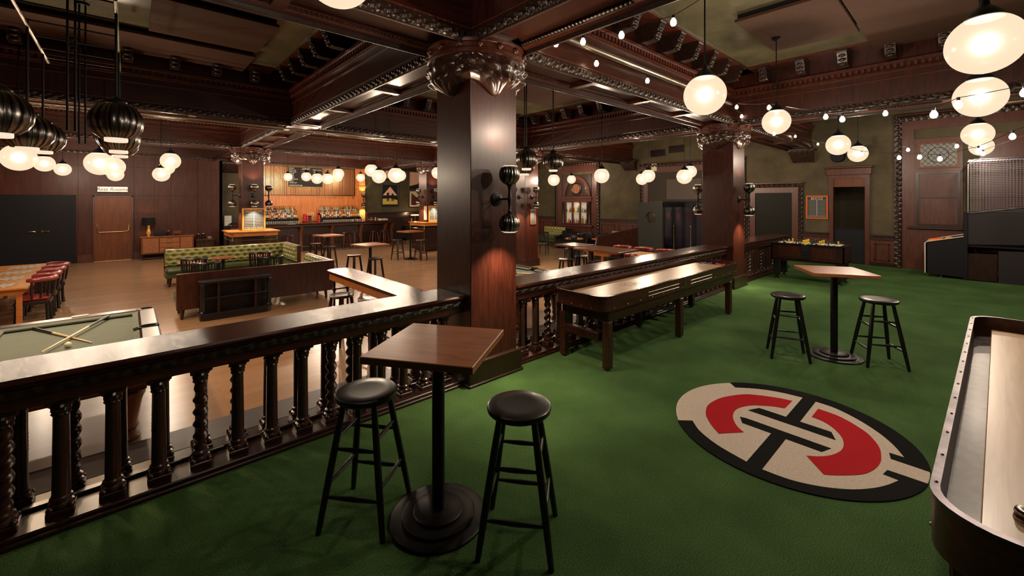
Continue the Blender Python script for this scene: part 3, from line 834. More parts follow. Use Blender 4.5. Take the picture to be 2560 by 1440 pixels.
# faint printed mark on the playfield of the shuffleboard
mk = MB(); mk2 = MB()
for k in range(10):
    t = 2*PI*k/10; mk.prism([(-0.80+.17*math.cos(t+a)*1.0+(.03*math.cos(q)), .015+.10*math.sin(t+a)+(.014*math.sin(q))) for a, q in ((0, t), (0.22, t+1.5), (0.22, t+3.0))], 0.7882, 0.7888)
mk2.lathe([(0.09, 0.7882), (0.09, 0.7890), (0.05, 0.7890), (0.05, 0.7882)], 24, (-0.80, .015, 0), lambda t, z, k: 1+.2*math.cos(2*t), caps=False)
M['inkred'] = plain('faded_red_ink', (0.30, 0.10, 0.05), 0.4); M['inkgrey'] = plain('faded_grey_ink', (0.16, 0.14, 0.11), 0.4)
mk.build('printed_mark', M['inkred'], sb); mk2.build('printed_mark', M['inkgrey'], sb)
sb2 = shuffleboard(2.06, 5.92, -0.72, 0.065, 0.84, 'close-up worn shuffleboard table at the right edge, metal capped rim', 0.20, (-1.15, 0.4, 1.6), capmat=M['capmetal'], tt=.024, wall=.20, sh=.09, g=.125, rz=-.026)
def puck(x, y, z, m, label, group):
    r = thing('shuffleboard_puck', label, 'puck', (x, y, z), 0, group)
    MB().lathe([(.026, 0), (.029, .003), (.029, .010), (.026, .013), (.012, .014)], 20).build('weight', M['steel'], r)
    MB().lathe([(.024, .013), (.027, .015), (.026, .021), (.020, .023), (.006, .021)], 20, fn=lambda t, zz, k: 1+.03*math.cos(8*t)).build('cap', m, r)
    return r
zp = 0.788
for i, (x, y) in enumerate([(7.55, 3.27), (7.62, 3.24), (7.60, 3.17), (7.68, 3.16)]): puck(x, y, zp, M['blue'], 'blue capped puck at the far end of the shuffleboard table', 'blue pucks')
for i, (x, y) in enumerate([(7.64, 3.04), (7.60, 2.98), (7.66, 2.93), (7.56, 2.93)]): puck(x, y, zp, M['red'], 'red capped puck at the far end of the shuffleboard table', 'red pucks')
M['maroon'] = plain('dark_maroon_cap', (0.06, 0.012, 0.016), 0.25, 0, .3)
for dz, lb in ((0, 'dark maroon puck under another at the lower right corner'), (0.024, 'dark maroon puck lying on top of another at the lower right corner')):
    r = puck(2.42, -0.125-dz*.1, 0.745+dz, M['maroon'], lb, None)

# foosball table
def foosball():
    r = thing('foosball_table', 'dark foosball table with white playing field and black and yellow figures', 'foosball table', (12.13, 2.66, 0))
    hx, hy = 0.38, 0.72
    mb = MB(); mb.box(-hx, hx, -hy, -hy+.03, .48, .86, .004); mb.box(-hx, hx, hy-.03, hy, .48, .86, .004); mb.box(-hx, -hx+.03, -hy, hy, .48, .86, .004); mb.box(hx-.03, hx, -hy, hy, .48, .86, .004); mb.box(-hx, hx, -hy, hy, .46, .50)
    mb.build('cabinet', M['dark'], r)
    mb = MB(); mb.box(-hx-.02, -hx+.05, -hy-.02, hy+.02, .855, .882, .006); mb.box(hx-.05, hx+.02, -hy-.02, hy+.02, .855, .882, .006); mb.box(-hx, hx, -hy-.02, -hy+.09, .855, .882, .006); mb.box(-hx, hx, hy-.09, hy+.02, .855, .882, .006)
    mb.build('top_rail', M['black'], r)
    MB().box(-hx+.03, hx-.03, -hy+.05, hy-.05, .79, .868).build('playing_field', M['white'], r)
    mb = MB(); mb.box(-hx-.004, -hx, -hy+.16, -.09, .56, .80); mb.box(-hx-.004, -hx, .09, hy-.16, .56, .80)
    mb.build('side_panel', M['mahog'], r)
    mb = MB(); mb.box(-hx-.025, -hx, -.085, .085, .54, .86, .004); mb.box(-hx-.035, -hx-.02, -.05, .05, .70, .705); mb.box(-hx-.035, -hx-.02, -.05, .05, .63, .636)
    mb.build('coin_unit', M['matblk'], r)
    for sx in (-1, 1):
        for sy in (-1, 1):
            x, y = sx*(hx-.09), sy*(hy-.10)
            mb = MB(); mb.box(x-.065, x+.065, y-.065, y+.065, .08, .46, .006); mb.lathe([(.05, 0), (.045, .02), (.02, .035), (.018, .08)], 16, (x, y, 0)); mb.build('leg', M['black'], r)
    for i in range(8):
        y = -hy+.17+i*(2*hy-.34)/7; who = (0, 0, 1, 0, 1, 0, 1, 1)[i]; n = (1, 2, 3, 5, 5, 3, 2, 1)[i]
        rod = MB().cyl((-hx-.16, y, .905), (hx+.12, y, .905), .008, None, 8).build('rod', M['steel'], r)
        MB().cyl(((-hx-.20) if who else (hx+.10), y, .905), ((-hx-.10) if who else (hx+.20), y, .905), .017, None, 10).build('handle', M['black'], rod)
        mb = MB()
        for k in range(n):
            x = (k-(n-1)/2)*(0.6/max(n, 2)); mb.box(x-.016, x+.016, y-.012, y+.012, .868, .93, .006); mb.sphere((x, y, .945), .019, 8, 6)
        mb.build('players', M['yellow'] if i in (0, 2, 4, 6) else M['black'], rod)
    MB().sphere((-hx-.02, 0.0, .885), .03, 12, 8).build('score_counter', M['yellow'], r)
foosball()

# basketball arcade, long side facing the camera
def arcade():
    r = thing('basketball_arcade_machine', 'black basketball arcade machine with wire cage at the right edge', 'arcade machine', (15.35, -0.5, 0))
    X0, X1 = -0.5, 0.5; yo = 0.5
    def side(P, x, t=.03): return MB().prism(P, x, x+t, 'yz')
    # ball return front, y 0.15 .. 0.82 (world)
    P = [(0.82+yo, .09), (0.82+yo, .86), (0.16+yo, 1.03), (0.16+yo, .05)]
    for x in (X0, X1-.03): side(P, x).build('ball_return_side', M['matblk'], r)
    MB().box(X0, X1, .79+yo, .82+yo, .09, .84, .005).build('front_panel', M['matblk'], r)
    MB().box(X0+.02, X1-.02, 0.16+yo, .80+yo, .70, .72).build('ball_tray', M['grey'], r)
    for x in (X0-.004, X1-.01):
        MB().tube([(x, .83+yo, .09), (x, .832+yo, .84), (x, .80+yo, .875), (x, .16+yo, 1.045)], .012, 8).build('edge_trim', M['white'], r)
    MB().box(X0-.02, X0+.05, .10+yo, .17+yo, 0, 1.62, .006).box(X1-.05, X1+.02, .10+yo, .17+yo, 0, 1.62, .006).build('front_post', M['matblk'], r)
    P = [(0.12+yo, .86), (0.12+yo, 1.58), (-2.2+yo, 2.0), (-2.2+yo, .98)]
    for x in (X0, X1-.03): side(P, x).build('upper_side_panel', M['grey'], r)
    P = [(0.12+yo, .02), (0.12+yo, .64), (-.36+yo, .66), (-.36+yo, .02)]
    side(P, X0).build('lower_side_panel', M['dark'], r)
    P = [(-.38+yo, 0), (-.38+yo, .74), (-2.2+yo, .80), (-2.2+yo, 0)]
    side(P, X0-.015).build('rear_base', M['grey'], r)
    MB().box(X0+.03, X1-.03, -2.2+yo, .10+yo, .80, .84).build('ramp', M['matblk'], r)
    # cage
    fr = MB(); c0, c1 = .09+yo, -2.2+yo
    for x in (X0, X1):
        fr.tube([(x, c0, 1.62), (x, c0, 2.78), (x, c0-.10, 2.88), (x, c1, 2.90)], .018, 8)
        fr.tube([(x, c0-.03, 1.60), (x, c1, 2.02)], .014, 6)
    fr.cyl((X0, c0, 2.84), (X1, c0, 2.84), .016)
    fr.build('cage_frame', M['cagewire'], r)
    mb = MB()
    for x in (X0, X1):
        z = 1.66
        while z < 2.88:
            yb = max(c1, c0-.03-(max(0, 0))); mb.box(x-.002, x+.002, c1, c0-.02, z, z+.0045); z += .042
        y = c0-.04
        while y > c1:
            zz = 1.60+(c0-.03-y)*0.18; mb.box(x-.002, x+.002, y-.002, y+.002, zz, 2.88); y -= .05
    y = c0-.04
    while y > c1: mb.box(X0, X1, y-.002, y+.002, 2.88, 2.884); y -= .05
    x = X0
    while x < X1: mb.box(x-.002, x+.002, c1, c0, 2.88, 2.884); x += .05
    mb.build('cage_mesh', M['cagewire'], r, kind='stuff')
    MB().cyl((X0+.1, .55+yo, 0), (X0+.1, .55+yo, .09), .012).lathe([(.03, 0), (.03, .01), (.012, .015)], 12, (X0+.1, .55+yo, 0)).build('levelling_foot', M['steel'], r)
    for k, (x, y, lb) in enumerate(((15.0, .68, 'orange basketball at the front lip of the arcade machine'), (15.05, .40, 'orange basketball behind the front one in the arcade tray'), (15.42, .60, 'orange basketball on the far side of the arcade tray'))):
        o = MB().sphere((0, 0, 0), .12, 24, 16).build('basketball', M['orange'])
        z = .84+(0.05 if k == 1 else 0)
        o.location = (x, y, z); tag(o, lb, 'ball', 'basketballs in the arcade tray')
        mb = MB()
        for ax in range(3):
            pts = []
            for i in range(33):
                t = 2*PI*i/32; p = [math.cos(t)*.1205, math.sin(t)*.1205]
                q = [p[0], p[1]]; q.insert(ax, 0); pts.append(q)
            mb.tube(pts, .002, 4, False)
        mb.build('seams', M['inkd'], o)
arcade()

# ------------------------------------------------------------------ globes, pendants and string lights
def globe(x, y, z, rr, label, zt=CEIL, power=None, r0=0.2):
    r = thing('globe_pendant_lamp', label, 'pendant lamp', (x, y, z), 0, 'glass globe pendant lamps')
    k = rr/0.2
    # opal globe with a flat collar at the top
    prof = []
    for i in range(25):
        ph = PI*(1-i/24*0.835); prof.append((max(.0005, rr*math.sin(ph)), rr*math.cos(ph)))
    MB().lathe(prof, 48, caps=False).build('globe', M['globe'], r)
    zc = rr*math.cos(PI*.165)
    MB().lathe([(.098*k, zc-.004), (.102*k, zc+.004), (.088*k, zc+.03*k), (.045*k, zc+.075*k), (.028*k, zc+.085*k), (.02*k, zc+.13*k), (.008, zc+.14*k)], 24).build('fitter', M['blackm'], r)
    mb = MB(); mb.cyl((0, 0, zc+.13*k), (0, 0, zt-z-.02), .008, None, 8); mb.lathe([(.06, zt-z-.03), (.06, zt-z), ], 20); mb.lathe([(.02, zt-z-.06), (.06, zt-z-.03)], 16)
    mb.build('stem', M['blackm'], r)
    light('globe_light', 'POINT', (0, 0, 0), power or GLOBE_W, (1, 0.885, 0.78) if y < 3 else (1, 0.85, 0.71), r, shadow_soft_size=0.035*k)
    return r
def zt_at(x, y):
    for c in XS:
        if abs(x-c) < HW+.04: return 3.64
    for c in YS:
        if abs(y-c) < HW+.04: return 3.64
    return CEIL
GL = [
 (4.30, 1.83, 2.98, .2, 'glowing globe lamp nearest the beam over the green carpet, with a string bulb before it'),
 (7.59, 2.11, 3.16, .2, 'glowing globe lamp over the far square pub table'),
 (10.26, 1.79, 3.00, .2, 'glowing globe lamp above the lit doorway at the far right wall'),
 (12.89, 1.87, 3.03, .2, 'glowing globe lamp in front of the far right wall, rightmost of that row'),
 (0.92, 2.54, 3.27, .2, 'glowing globe lamp cut by the top edge left of the big pillar'),
 (4.34, -0.05, 2.99, .2, 'largest glowing globe lamp in the top right corner'),
 (6.41, -0.04, 2.97, .2, 'second largest globe lamp of the right hand row'),
 (10.59, -0.04, 3.03, .2, 'third globe lamp of the right hand row'),
 (14.04, -0.11, 3.11, .2, 'farthest globe lamp of the right hand row, behind the third'),
 (-1.24, 9.87, 2.57, .2, 'glowing globe lamp cut by the left edge'),
 (-1.56, 15.81, 2.84, .2, 'glowing globe lamp second from the left edge'),
 (-1.51, 19.21, 2.88, .2, 'small glowing globe lamp third from the left edge, above the black doors'),
 (-0.36, 10.12, 2.55, .2, 'large globe lamp above the brown door, front of three overlapping'),
 (-0.23, 11.85, 2.60, .2, 'middle globe lamp of three overlapping above the brown door'),
 (-0.28, 17.44, 2.69, .2, 'rear globe lamp of three overlapping above the lit sign'),
 (0.75, 12.91, 2.85, .2, 'upper globe lamp of three stacked above the sideboard'),
 (0.88, 16.65, 2.90, .2, 'middle globe lamp of three stacked above the sideboard'),
 (0.69, 15.32, 2.64, .2, 'lowest globe lamp of three stacked above the sideboard'),
 (5.12, 20.02, 2.92, .178, 'leftmost globe lamp in front of the bar menu board'),
 (5.70, 19.45, 2.93, .2, 'globe lamp in front of the middle of the bar menu board'),
 (5.20, 16.47, 2.72, .2, 'globe lamp at the right part of the bar menu board'),
 (5.40, 15.93, 2.70, .2, 'globe lamp at the right edge of the bar menu board'),
 (5.69, 15.68, 2.88, .2, 'higher globe lamp right of the bar menu board'),
 (7.14, 19.72, 2.96, .2, 'globe lamp partly hidden behind the higher one right of the menu'),
 (8.36, 20.10, 3.01, .2, 'small globe lamp at the right end of the orange bar wall'),
 (5.71, 12.89, 2.86, .2, 'upper left globe lamp of the cluster left of the big pillar'),
 (5.33, 11.52, 2.60, .2, 'lower middle globe lamp of the cluster left of the big pillar'),
 (5.17, 10.17, 2.57, .2, 'right globe lamp of the cluster left of the big pillar'),
 (7.18, 13.79, 2.79, .2, 'globe lamp peeping out behind the right globe of that cluster'),
 (7.66, 12.10, 2.83, .2, 'globe lamp half hidden by the left edge of the big pillar'),
 (10.32+.35, 9.95-.35, 2.60, .2, 'globe lamp beside the pillar with the chalkboard'),
 (15.08, 12.48, 2.87, .2, 'small globe lamp in front of the arched clock window'),
 (9.70-.35, 6.70, 2.57, .2, 'single globe lamp between the clock window and the wall corbel'),
 (11.76, 6.71, 2.66, .2, 'front globe lamp of the pair before the grey vestibule panel'),
 (11.60, 6.83, 2.56, .19, 'rear globe lamp of the pair before the grey vestibule panel'),
 (13.18, 6.07, 2.82, .2, 'upper globe lamp of the pair left of the second pillar'),
 (11.00, 5.22, 2.55, .2, 'lower globe lamp of the pair left of the second pillar'),
]
for x, y, z, rr, lb in GL:
    if lb.startswith('rear globe lamp of the pair'): x, y, z = 11.60*1.06, 6.83*1.06, 1.92+.64*1.06
    globe(x, y, z, rr, lb, power=(55 if x == 0.92 else None), zt=4.492 if lb.startswith('glowing globe lamp over the far') else zt_at(x, y))

def metal_pendant(x, y, z, label, zt, rr=0.21):
    r = thing('metal_pendant_lamp', label, 'pendant lamp', (x, y, z), 0, 'brushed gunmetal pendant lamps')
    k = rr/0.21
    prof = [(.075, .19), (.10, .178), (.155, .14), (.195, .075), (.21, 0), (.200, -.07), (.165, -.13), (.125, -.165), (.120, -.172)]
    inn = [(.115, -.165), (.16, -.12), (.19, 0), (.15, .12)]
    pr = [(a*k, b*k) for a, b in prof+inn][::-1]
    MB().lathe(pr, 120, caps=False, fn=lambda t, zz, kk: 1+0.03*abs(math.sin(10*t))*(1 if kk > 3 else 0)).build('shade', M['gun'], r)
    MB().lathe([(.09*k, -.165*k), (.09*k, -.20*k), (.085*k, -.205*k)], 32).build('diffuser', M['lampglass'], r)
    MB().lathe([(.08*k, .185*k), (.085*k, .20*k), (.07*k, .215*k), (.045*k, .235*k), (.02*k, .25*k)], 24).build('cap', M['blackm'], r)
    MB().cyl((0, 0, .24*k), (0, 0, zt-z), .012, None, 10).build('stem', M['blackm'], r)
    light('pendant_light', 'SPOT', (0, 0, -.22*k), PENDANT_W, (1, 0.68, 0.40), r, spot_size=2.5, spot_blend=0.6, shadow_soft_size=.06)
    return r
MP = [(-.09, 5.98, 2.73, 'front'), (-.09, 7.55, 2.74, 'middle'), (-.09, 8.72, 2.77, 'rear')]
for x, y, z, n in MP: metal_pendant(x, y, z, '%s gunmetal pendant of the right row over the left pool table' % n, 3.92, .215)
for x, y, z, n in ((-.83, 5.67, 2.67, 'front'), (-.83, 7.11, 2.68, 'middle'), (-.83, 8.28, 2.74, 'rear')): metal_pendant(x, y, z, '%s gunmetal pendant of the left row over the left pool table' % n, 3.92, .215)
metal_pendant(6.35, 5.73, 2.69, 'gunmetal pendant farthest right, over the second pool table', CEIL, .20)
metal_pendant(5.38, 5.51, 2.66, 'gunmetal pendant next to the big pillar, over the second pool table', CEIL, .20)
metal_pendant(6.0, 6.2, 2.62, 'gunmetal pendant behind the one next to the big pillar', CEIL, .20)
def rack():
    r = thing('lamp_rack', 'black pipe rack on long rods carrying the metal pendants above the left pool table', 'lamp rack', (-.46, 7.2, 3.86))
    for x in (-.37, .37): MB().cyl((x, -1.6, 0), (x, 1.6, 0), .016, None, 10).build('side_pipe', M['steel'] if x < 0 else M['oldbrass'], r)
    for y in (-1.5, -.95, -.35, .25, .8, 1.3): MB().cyl((-.37, y, 0), (.37, y, 0), .009, None, 8).build('cross_bar', M['blackm'], r)
    for y in (-.52, .98):
        mb = MB()
        for dx in (-.03, .03): mb.cyl((dx, y, -1.18), (dx, y, CEIL-3.86), .011, None, 8)
        mb.lathe([(.07, CEIL-3.86-.03), (.07, CEIL-3.86-.001)], 20, (0, y, 0)); mb.build('hanger_rod', M['blackm'], r)
rack()
SL = {
 'string lights swagging from the beam beside the big pillar up to the first globe stem': [(3.70, 3.39, 3.85, 0), (3.75, 3.34, 3.84, 1), (3.83, 3.0, 3.79, 1), (3.9, 2.54, 3.75, 1), (4.02, 2.02, 3.76, 1), (4.11, 1.8, 3.87, 0)],
 'string lights running along the beam above the shuffleboard table': [(3.70, 3.39, 3.86, 0), (4.6, 3.38, 3.80, 1), (5.74, 3.29, 3.77, 1), (7.29, 3.1, 3.77, 1), (9.56, 3.3, 3.75, 1), (14.05, 3.43, 3.80, 1), (16.0, 3.30, 3.74, 1), (16.15, 3.2, 3.8, 0)],
 'string lights crossing in front of the upper right globes': [(9.3, 3.45, 3.9, 0), (8.44, 3.0, 3.73, 1), (7.65, 2.23, 3.48, 1), (7.59, 1.47, 3.21, 1), (7.02, 1.18, 3.06, 1), (5.94, 0.27, 2.84, 1), (5.82, 0.1, 2.89, 1), (5.82, -0.3, 2.93, 1), (5.8, -1.2, 3.4, 0)],
 'string lights looping low across the far right of the platform': [(10.25, 3.45, 3.74, 0), (9.75, 2.75, 3.34, 1), (10.93, 1.53, 2.91, 1), (10.28, 0.91, 2.75, 1), (9.72, 0.61, 2.70, 1), (9.4, 0.36, 2.63, 1), (8.65, -0.04, 2.66, 1), (8.07, -0.32, 2.77, 1), (8.0, -1.5, 3.3, 0)],
 'farthest string lights before the leaded window': [(15.3, 3.2, 3.6, 0), (14.24, 1.91, 3.32, 1), (12.32, 0.95, 3.06, 1), (11.63, 0.22, 3.01, 1), (11.25, -0.11, 2.81, 1), (11.0, -1.2, 3.3, 0)],
 'short string lights beside the second row of globes': [(9.31, 3.4, 3.8, 0), (7.97, 2.21, 3.44, 1), (7.97, 0.85, 3.22, 1), (7.23, -0.9, 3.5, 0)],
}
for lb, P in SL.items():
    r = thing('string_lights', lb, 'string lights', P[0][:3])
    o0 = Vector(P[0][:3]); pts = []
    for a, b in zip(P[:-1], P[1:]):
        a3, b3 = Vector(a[:3]), Vector(b[:3]); d = (b3-a3).length
        for i in range(6):
            t = i/6; p = a3.lerp(b3, t)-o0; p.z -= 0.05*d*0.5*4*t*(1-t)*0.4; pts.append(p)
    pts.append(Vector(P[-1][:3])-o0)
    MB().tube(pts, .0035, 5).build('cable', M['blackm'], r)
    for p in P:
        if not p[3]: continue
        q = Vector(p[:3])-o0
        b = MB().lathe([(.006, -.105), (.020, -.10), (.030, -.08), (.030, -.06), (.018, -.035), (.012, -.025)], 14, q).build('bulb', M['bulb'], r)
        MB().cyl(q+Vector((0, 0, -.03)), q+Vector((0, 0, .004)), .013, None, 10).build('socket', M['blackm'], b)
# sprinkler and conduit pipes under the ceiling
def pipe(p0, p1, rad, label, m='steel'):
    p0 = Vector(p0); p1 = Vector(p1); mid = (p0+p1)/2
    o = MB().cyl(p0-mid, p1-mid, rad, None, 12).build('pipe', M[m]); o.location = mid; tag(o, label, 'pipe'); return o
pipe((3.75, 3.42, 3.93), (9.3, 3.42, 3.93), .045, 'silver pipe fixed along the beam above the shuffleboard table')
pipe((1.2, 3.43, 4.05), (2.35, 3.43, 4.05), .045, 'silver pipe end at the top left of the big pillar capital')
pipe((-6, 9.9, 3.45), (9.6, 9.9, 3.45), .022, 'long pale sprinkler pipe crossing in front of the middle ceiling beam')
pipe((-6, 9.8, 3.38), (9.6, 9.8, 3.38), .012, 'thin conduit below the long sprinkler pipe')
pipe((10.5, 0.2, 3.50), (10.5, -3.0, 3.50), .02, 'thin pipe under the beam at the upper right')
# ------------------------------------------------------------------ pool tables
def pool(x0, x1, y0, y1, label):
    cx, cy = (x0+x1)/2, (y0+y1)/2; r = thing('pool_table', label, 'pool table', (cx, cy, G))
    hx, hy = (x1-x0)/2, (y1-y0)/2
    MB().box(-hx+.12, hx-.12, -hy+.12, hy-.12, .72, .785).build('playing_cloth', M['felt'], r)
    for s in (-1, 1):
        MB().box(s*hx-s*.17 if s > 0 else -hx, hx if s > 0 else -hx+.17, -hy+.12, -.07, .77, .84, .02).build('rail', M['dark'], r)
        MB().box(s*hx-s*.17 if s > 0 else -hx, hx if s > 0 else -hx+.17, .07, hy-.12, .77, .84, .02).build('rail', M['dark'], r)
        MB().box(-hx+.12, hx-.12, (hy-.17 if s > 0 else -hy), (hy if s > 0 else -hy+.17), .77, .84, .02).build('rail', M['dark'], r)
        for a, b in ((-hy+.16, -.08), (.08, hy-.16)):
            xx = s*(hx-.17); MB().prism([(xx, .775), (xx-s*.05, .80), (xx-s*.05, .815), (xx, .83)], a, b, 'xz').build('cushion', M['felt'], r)
        yy = s*(hy-.17); MB().prism([(yy, .775), (yy-s*.05, .80), (yy-s*.05, .815), (yy, .83)], -hx+.16, hx-.16, 'yz').build('cushion', M['felt'], r)
    for sx in (-1, 1):
        for sy in (-1, 0, 1):
            MB().lathe([(.055, .70), (.06, .80), (.075, .842), (.085, .842), (.08, .80), (.075, .70)], 20, (sx*(hx-.10), sy*(hy-.10), 0), caps=False).build('pocket', M['matblk'], r)
    MB().box(-hx+.06, hx-.06, -hy+.06, hy-.06, .52, .72, .02).build('apron', M['ltwood'] if 0 else M['doorwood'], r)
    for sx in (-1, 1):
        for sy in (-1, 1):
            mb = MB(); c = (sx*(hx-.27), sy*(hy-.27), 0)
            mb.lathe([(.09, 0), (.10, .03), (.07, .06), (.065, .09), (.085, .12), (.075, .16), (.105, .34), (.115, .38), (.13, .41), (.13, .44), (.09, .46), (.085, .50)], 28, c, lambda t, z, k: 1+.03*math.cos(12*t))
            mb.box(c[0]-.14, c[0]+.14, c[1]-.14, c[1]+.14, .47, .56, .012); mb.build('leg', M['ltwood'] if 0 else M['doorwood'], r)
    return r
pool(-1.20, 0.26, 5.02, 7.21, 'pool table with grey green cloth behind the left handrail, two crossed cues on it')
pool(4.72, 6.20, 5.0, 7.0, 'pool table with grey green cloth partly hidden behind the big front pillar')
zc = G+.785
def cue(bx, by, tx, ty, z, label):
    r = thing('pool_cue', label, 'cue', (bx, by, z))
    d = Vector((tx-bx, ty-by, 0))
    MB().cyl((0, 0, .017), d*.36+Vector((0, 0, .015)), .015, .0125, 14).build('butt', M['black'], r)
    MB().cyl(d*.36+Vector((0, 0, .015)), d*.985+Vector((0, 0, .009)), .0122, .0065, 14).build('shaft', M['pcue'], r)
    MB().cyl(d*.985+Vector((0, 0, .009)), d+Vector((0, 0, .009)), .0066, .006, 12).build('tip', M['white'], r)
cue(-.772, 7.0, -.27, 5.95, zc, 'pool cue lying under the other, butt at the far left of the pool table')
cue(-.175, 7.02, -.588, 5.80, zc+.022, 'pool cue lying on top of the other, butt towards the far right corner')
o = MB().sphere((0, 0, 0), .0286, 24, 16).build('cue_ball', M['cream']); o.location = (-.431, 5.93, zc+.0286); tag(o, 'white cue ball beside the crossed cues on the left pool table', 'ball')
cue(5.35, 6.2, 5.95, 5.55, zc, 'pool cue on the second pool table, right of the big pillar')
o = MB().sphere((0, 0, 0), .0286, 20, 12).build('cue_ball', M['cream']); o.location = (5.82, 5.60, zc+.0286); tag(o, 'white cue ball on the second pool table', 'ball')
o = MB().box(-.07, .07, -.03, .03, 0, .006).build('chalk_card', M['paper']); o.location = (-.42, 7.16, G+.841); o.rotation_euler = (0, 0, .1); tag(o, 'small white card on the far rail of the left pool table', 'card')

# ------------------------------------------------------------------ seating
def slat_chair():      # black captain chair with vertical slats
    r = thing('slat_back_chair', 'x', 'chair')
    MB().lathe([(.10, .43), (.20, .432), (.215, .445), (.21, .465), (.15, .47)], 28).build('seat', M['leather_d'], r)
    for sx, sy in ((-1, -1), (1, -1), (-1, 1), (1, 1)):
        MB().tube([(sx*.19, sy*.18, 0), (sx*.165, sy*.155, .43)], [.017, .022], 8).build('leg', M['black'], r)
    arc = [(.235*math.cos(t), .235*math.sin(t)) for t in [PI*(1.0+i/12) for i in range(13)]]
    MB().tube([(x, y, .88) for x, y in arc], .026, 8).build('top_rail', M['black'], r)
    mb = MB()
    for i in range(0, 13): x, y = arc[i]; mb.tube([(x*.88, y*.88, .45), (x, y, .88)], .012 if i % 3 else .020, 6)
    mb.build('back_slats', M['black'], r)
    MB().tube([(x*.98, y*.98, .44) for x, y in arc], .02, 8).build('lower_rail', M['black'], r)
    return r
SC = slat_chair(); first = [True]
def put(proto, x, y, z, rz, label, group=None, state={}):
    if proto.name not in state:
        state[proto.name] = 1; proto.location = (x, y, z); proto.rotation_euler = (0, 0, rz); proto['label'] = label
        if group: proto['group'] = group
        return proto
    return dup(proto, (x, y, z), rz, label, group)
GC = 'black slat back chairs in the lounge'
put(SC, 1.12, 12.05, G, 0.05, 'black slat back chair at the left round table, back to the camera', GC)
put(SC, 2.50, 12.35, G, 0.1, 'black slat back chair at the right round table, back to the camera', GC)
put(SC, 1.25, 11.10, G, 0.0, 'black chair whose curved top just shows over the left end of the dark bench', GC)
put(SC, 2.52, 11.25, G, 0.0, 'black chair whose curved top just shows over the middle of the dark bench', GC)
put(SC, 12.55, 11.9, G, 2.0, 'black slat back chair beside the far sofa right of the chalkboard pillar', GC)
put(SC, 13.3, 10.6, G, 0.3, 'black slat back chair at the round table under the clock window, left one', GC)
put(SC, 13.9, 9.9, G, 2.6, 'black slat back chair at the round table under the clock window, right one', GC)
put(SC, 11.9, 9.9, G, 0.5, 'black slat back chair in front of the low black couch under the clock window', GC)

def tub_chair():       # gaming chair with curved oxblood padded back rail
    r = thing('padded_captain_chair', 'x', 'chair')
    MB().box(-.22, .22, -.21, .21, .42, .49, .03).build('seat', M['redleather'], r)
    for sx, sy in ((-1, -1), (1, -1), (-1, 1), (1, 1)):
        MB().tube([(sx*.21, sy*.20, 0), (sx*.20, sy*.19, .10), (sx*.19, sy*.18, .43)], [.03, .022, .028], 8).build('leg', M['black'], r)
    arc = [(.265*math.cos(t), .265*math.sin(t)-.01) for t in [PI*(.92+1.16*i/16) for i in range(17)]]
    MB().tube([(x, y, .80) for x, y in arc], [.03]+[.042]*15+[.03], 12).build('back_pad', M['redleather'], r)
    mb = MB()
    for i in range(1, 16, 2): x, y = arc[i]; mb.tube([(x*.86, y*.86, .46), (x*.94, y*.94, .60), (x, y, .77)], [.014, .02, .014], 6)
    mb.build('back_spindles', M['black'], r)
    MB().box(-.235, .235, -.225, .215, .36, .42, .01).build('seat_frame', M['black'], r)
    return r
TC = tub_chair(); GT = 'oxblood padded chairs at the gaming tables'
for i, y in enumerate((11.45, 12.1, 12.85, 13.6)):
    put(TC, -1.26, y, G, PI/2+.03*i, '%s oxblood padded chair along the left gaming table' % ['nearest', 'second nearest', 'third', 'farthest'][i], GT)
put(TC, -2.35, 11.6, G, -PI/2, 'dark padded chair on the far side of the left gaming table, at the left edge', GT)
# gaming tables with inlaid chess boards
def game_table(x0, x1, y0, y1, z0, h, boards, label, axis='y'):
    cx, cy = (x0+x1)/2, (y0+y1)/2; r = thing('chess_table', label, 'gaming table', (cx, cy, z0)); hx, hy = (x1-x0)/2, (y1-y0)/2
    MB().box(-hx, hx, -hy, hy, h-.04, h, .008).build('tabletop', M['gametop'], r)
    MB().box(-hx+.06, hx-.06, -hy+.06, hy-.06, h-.13, h-.04).build('apron', M['ledge'], r)
    for sx in (-1, 1):
        for sy in (-1, 1): MB().box(sx*(hx-.11)-.035, sx*(hx-.11)+.035, sy*(hy-.11)-.035, sy*(hy-.11)+.035, 0, h-.05, .004).build('leg', M['ledge'], r)
    for bx, by in boards:
        w = MB(); k = MB(); s = .052
        w.box(bx-4*s, bx+4*s, by-4*s, by+4*s, h, h+.0008)
        for i in range(8):
            for j in range(8):
                if (i+j) % 2: k.box(bx+(i-4)*s, bx+(i-3)*s, by+(j-4)*s, by+(j-3)*s, h+.0002, h+.0014)
        b = w.build('chess_board', M['white'], r); k.build('dark_squares', M['inkd'], b)
    return r
game_table(-2.15, -1.28, 11.02, 14.85, G, .72, [(0, -1.45), (0, -.5), (0, .45), (0, 1.40)], 'long amber wooden table with four chess boards at the left edge')
game_table(9.85, 10.75, 5.0, 7.7, G, .76, [(0, -.85), (0, 0.05), (0, .9)], 'amber wooden chess table beyond the shuffleboard balustrade')
for i, (x, y, rz) in enumerate(((11.0, 7.15, PI/2), (11.0, 6.45, PI/2), (11.0, 5.75, PI/2), (9.62, 6.3, -PI/2), (9.62, 5.6, -PI/2))):
    put(TC, x, y, G, rz, '%s oxblood padded chair at the chess table by the second pillar' % ['farthest', 'middle', 'nearest', 'left front', 'right front'][i], GT)

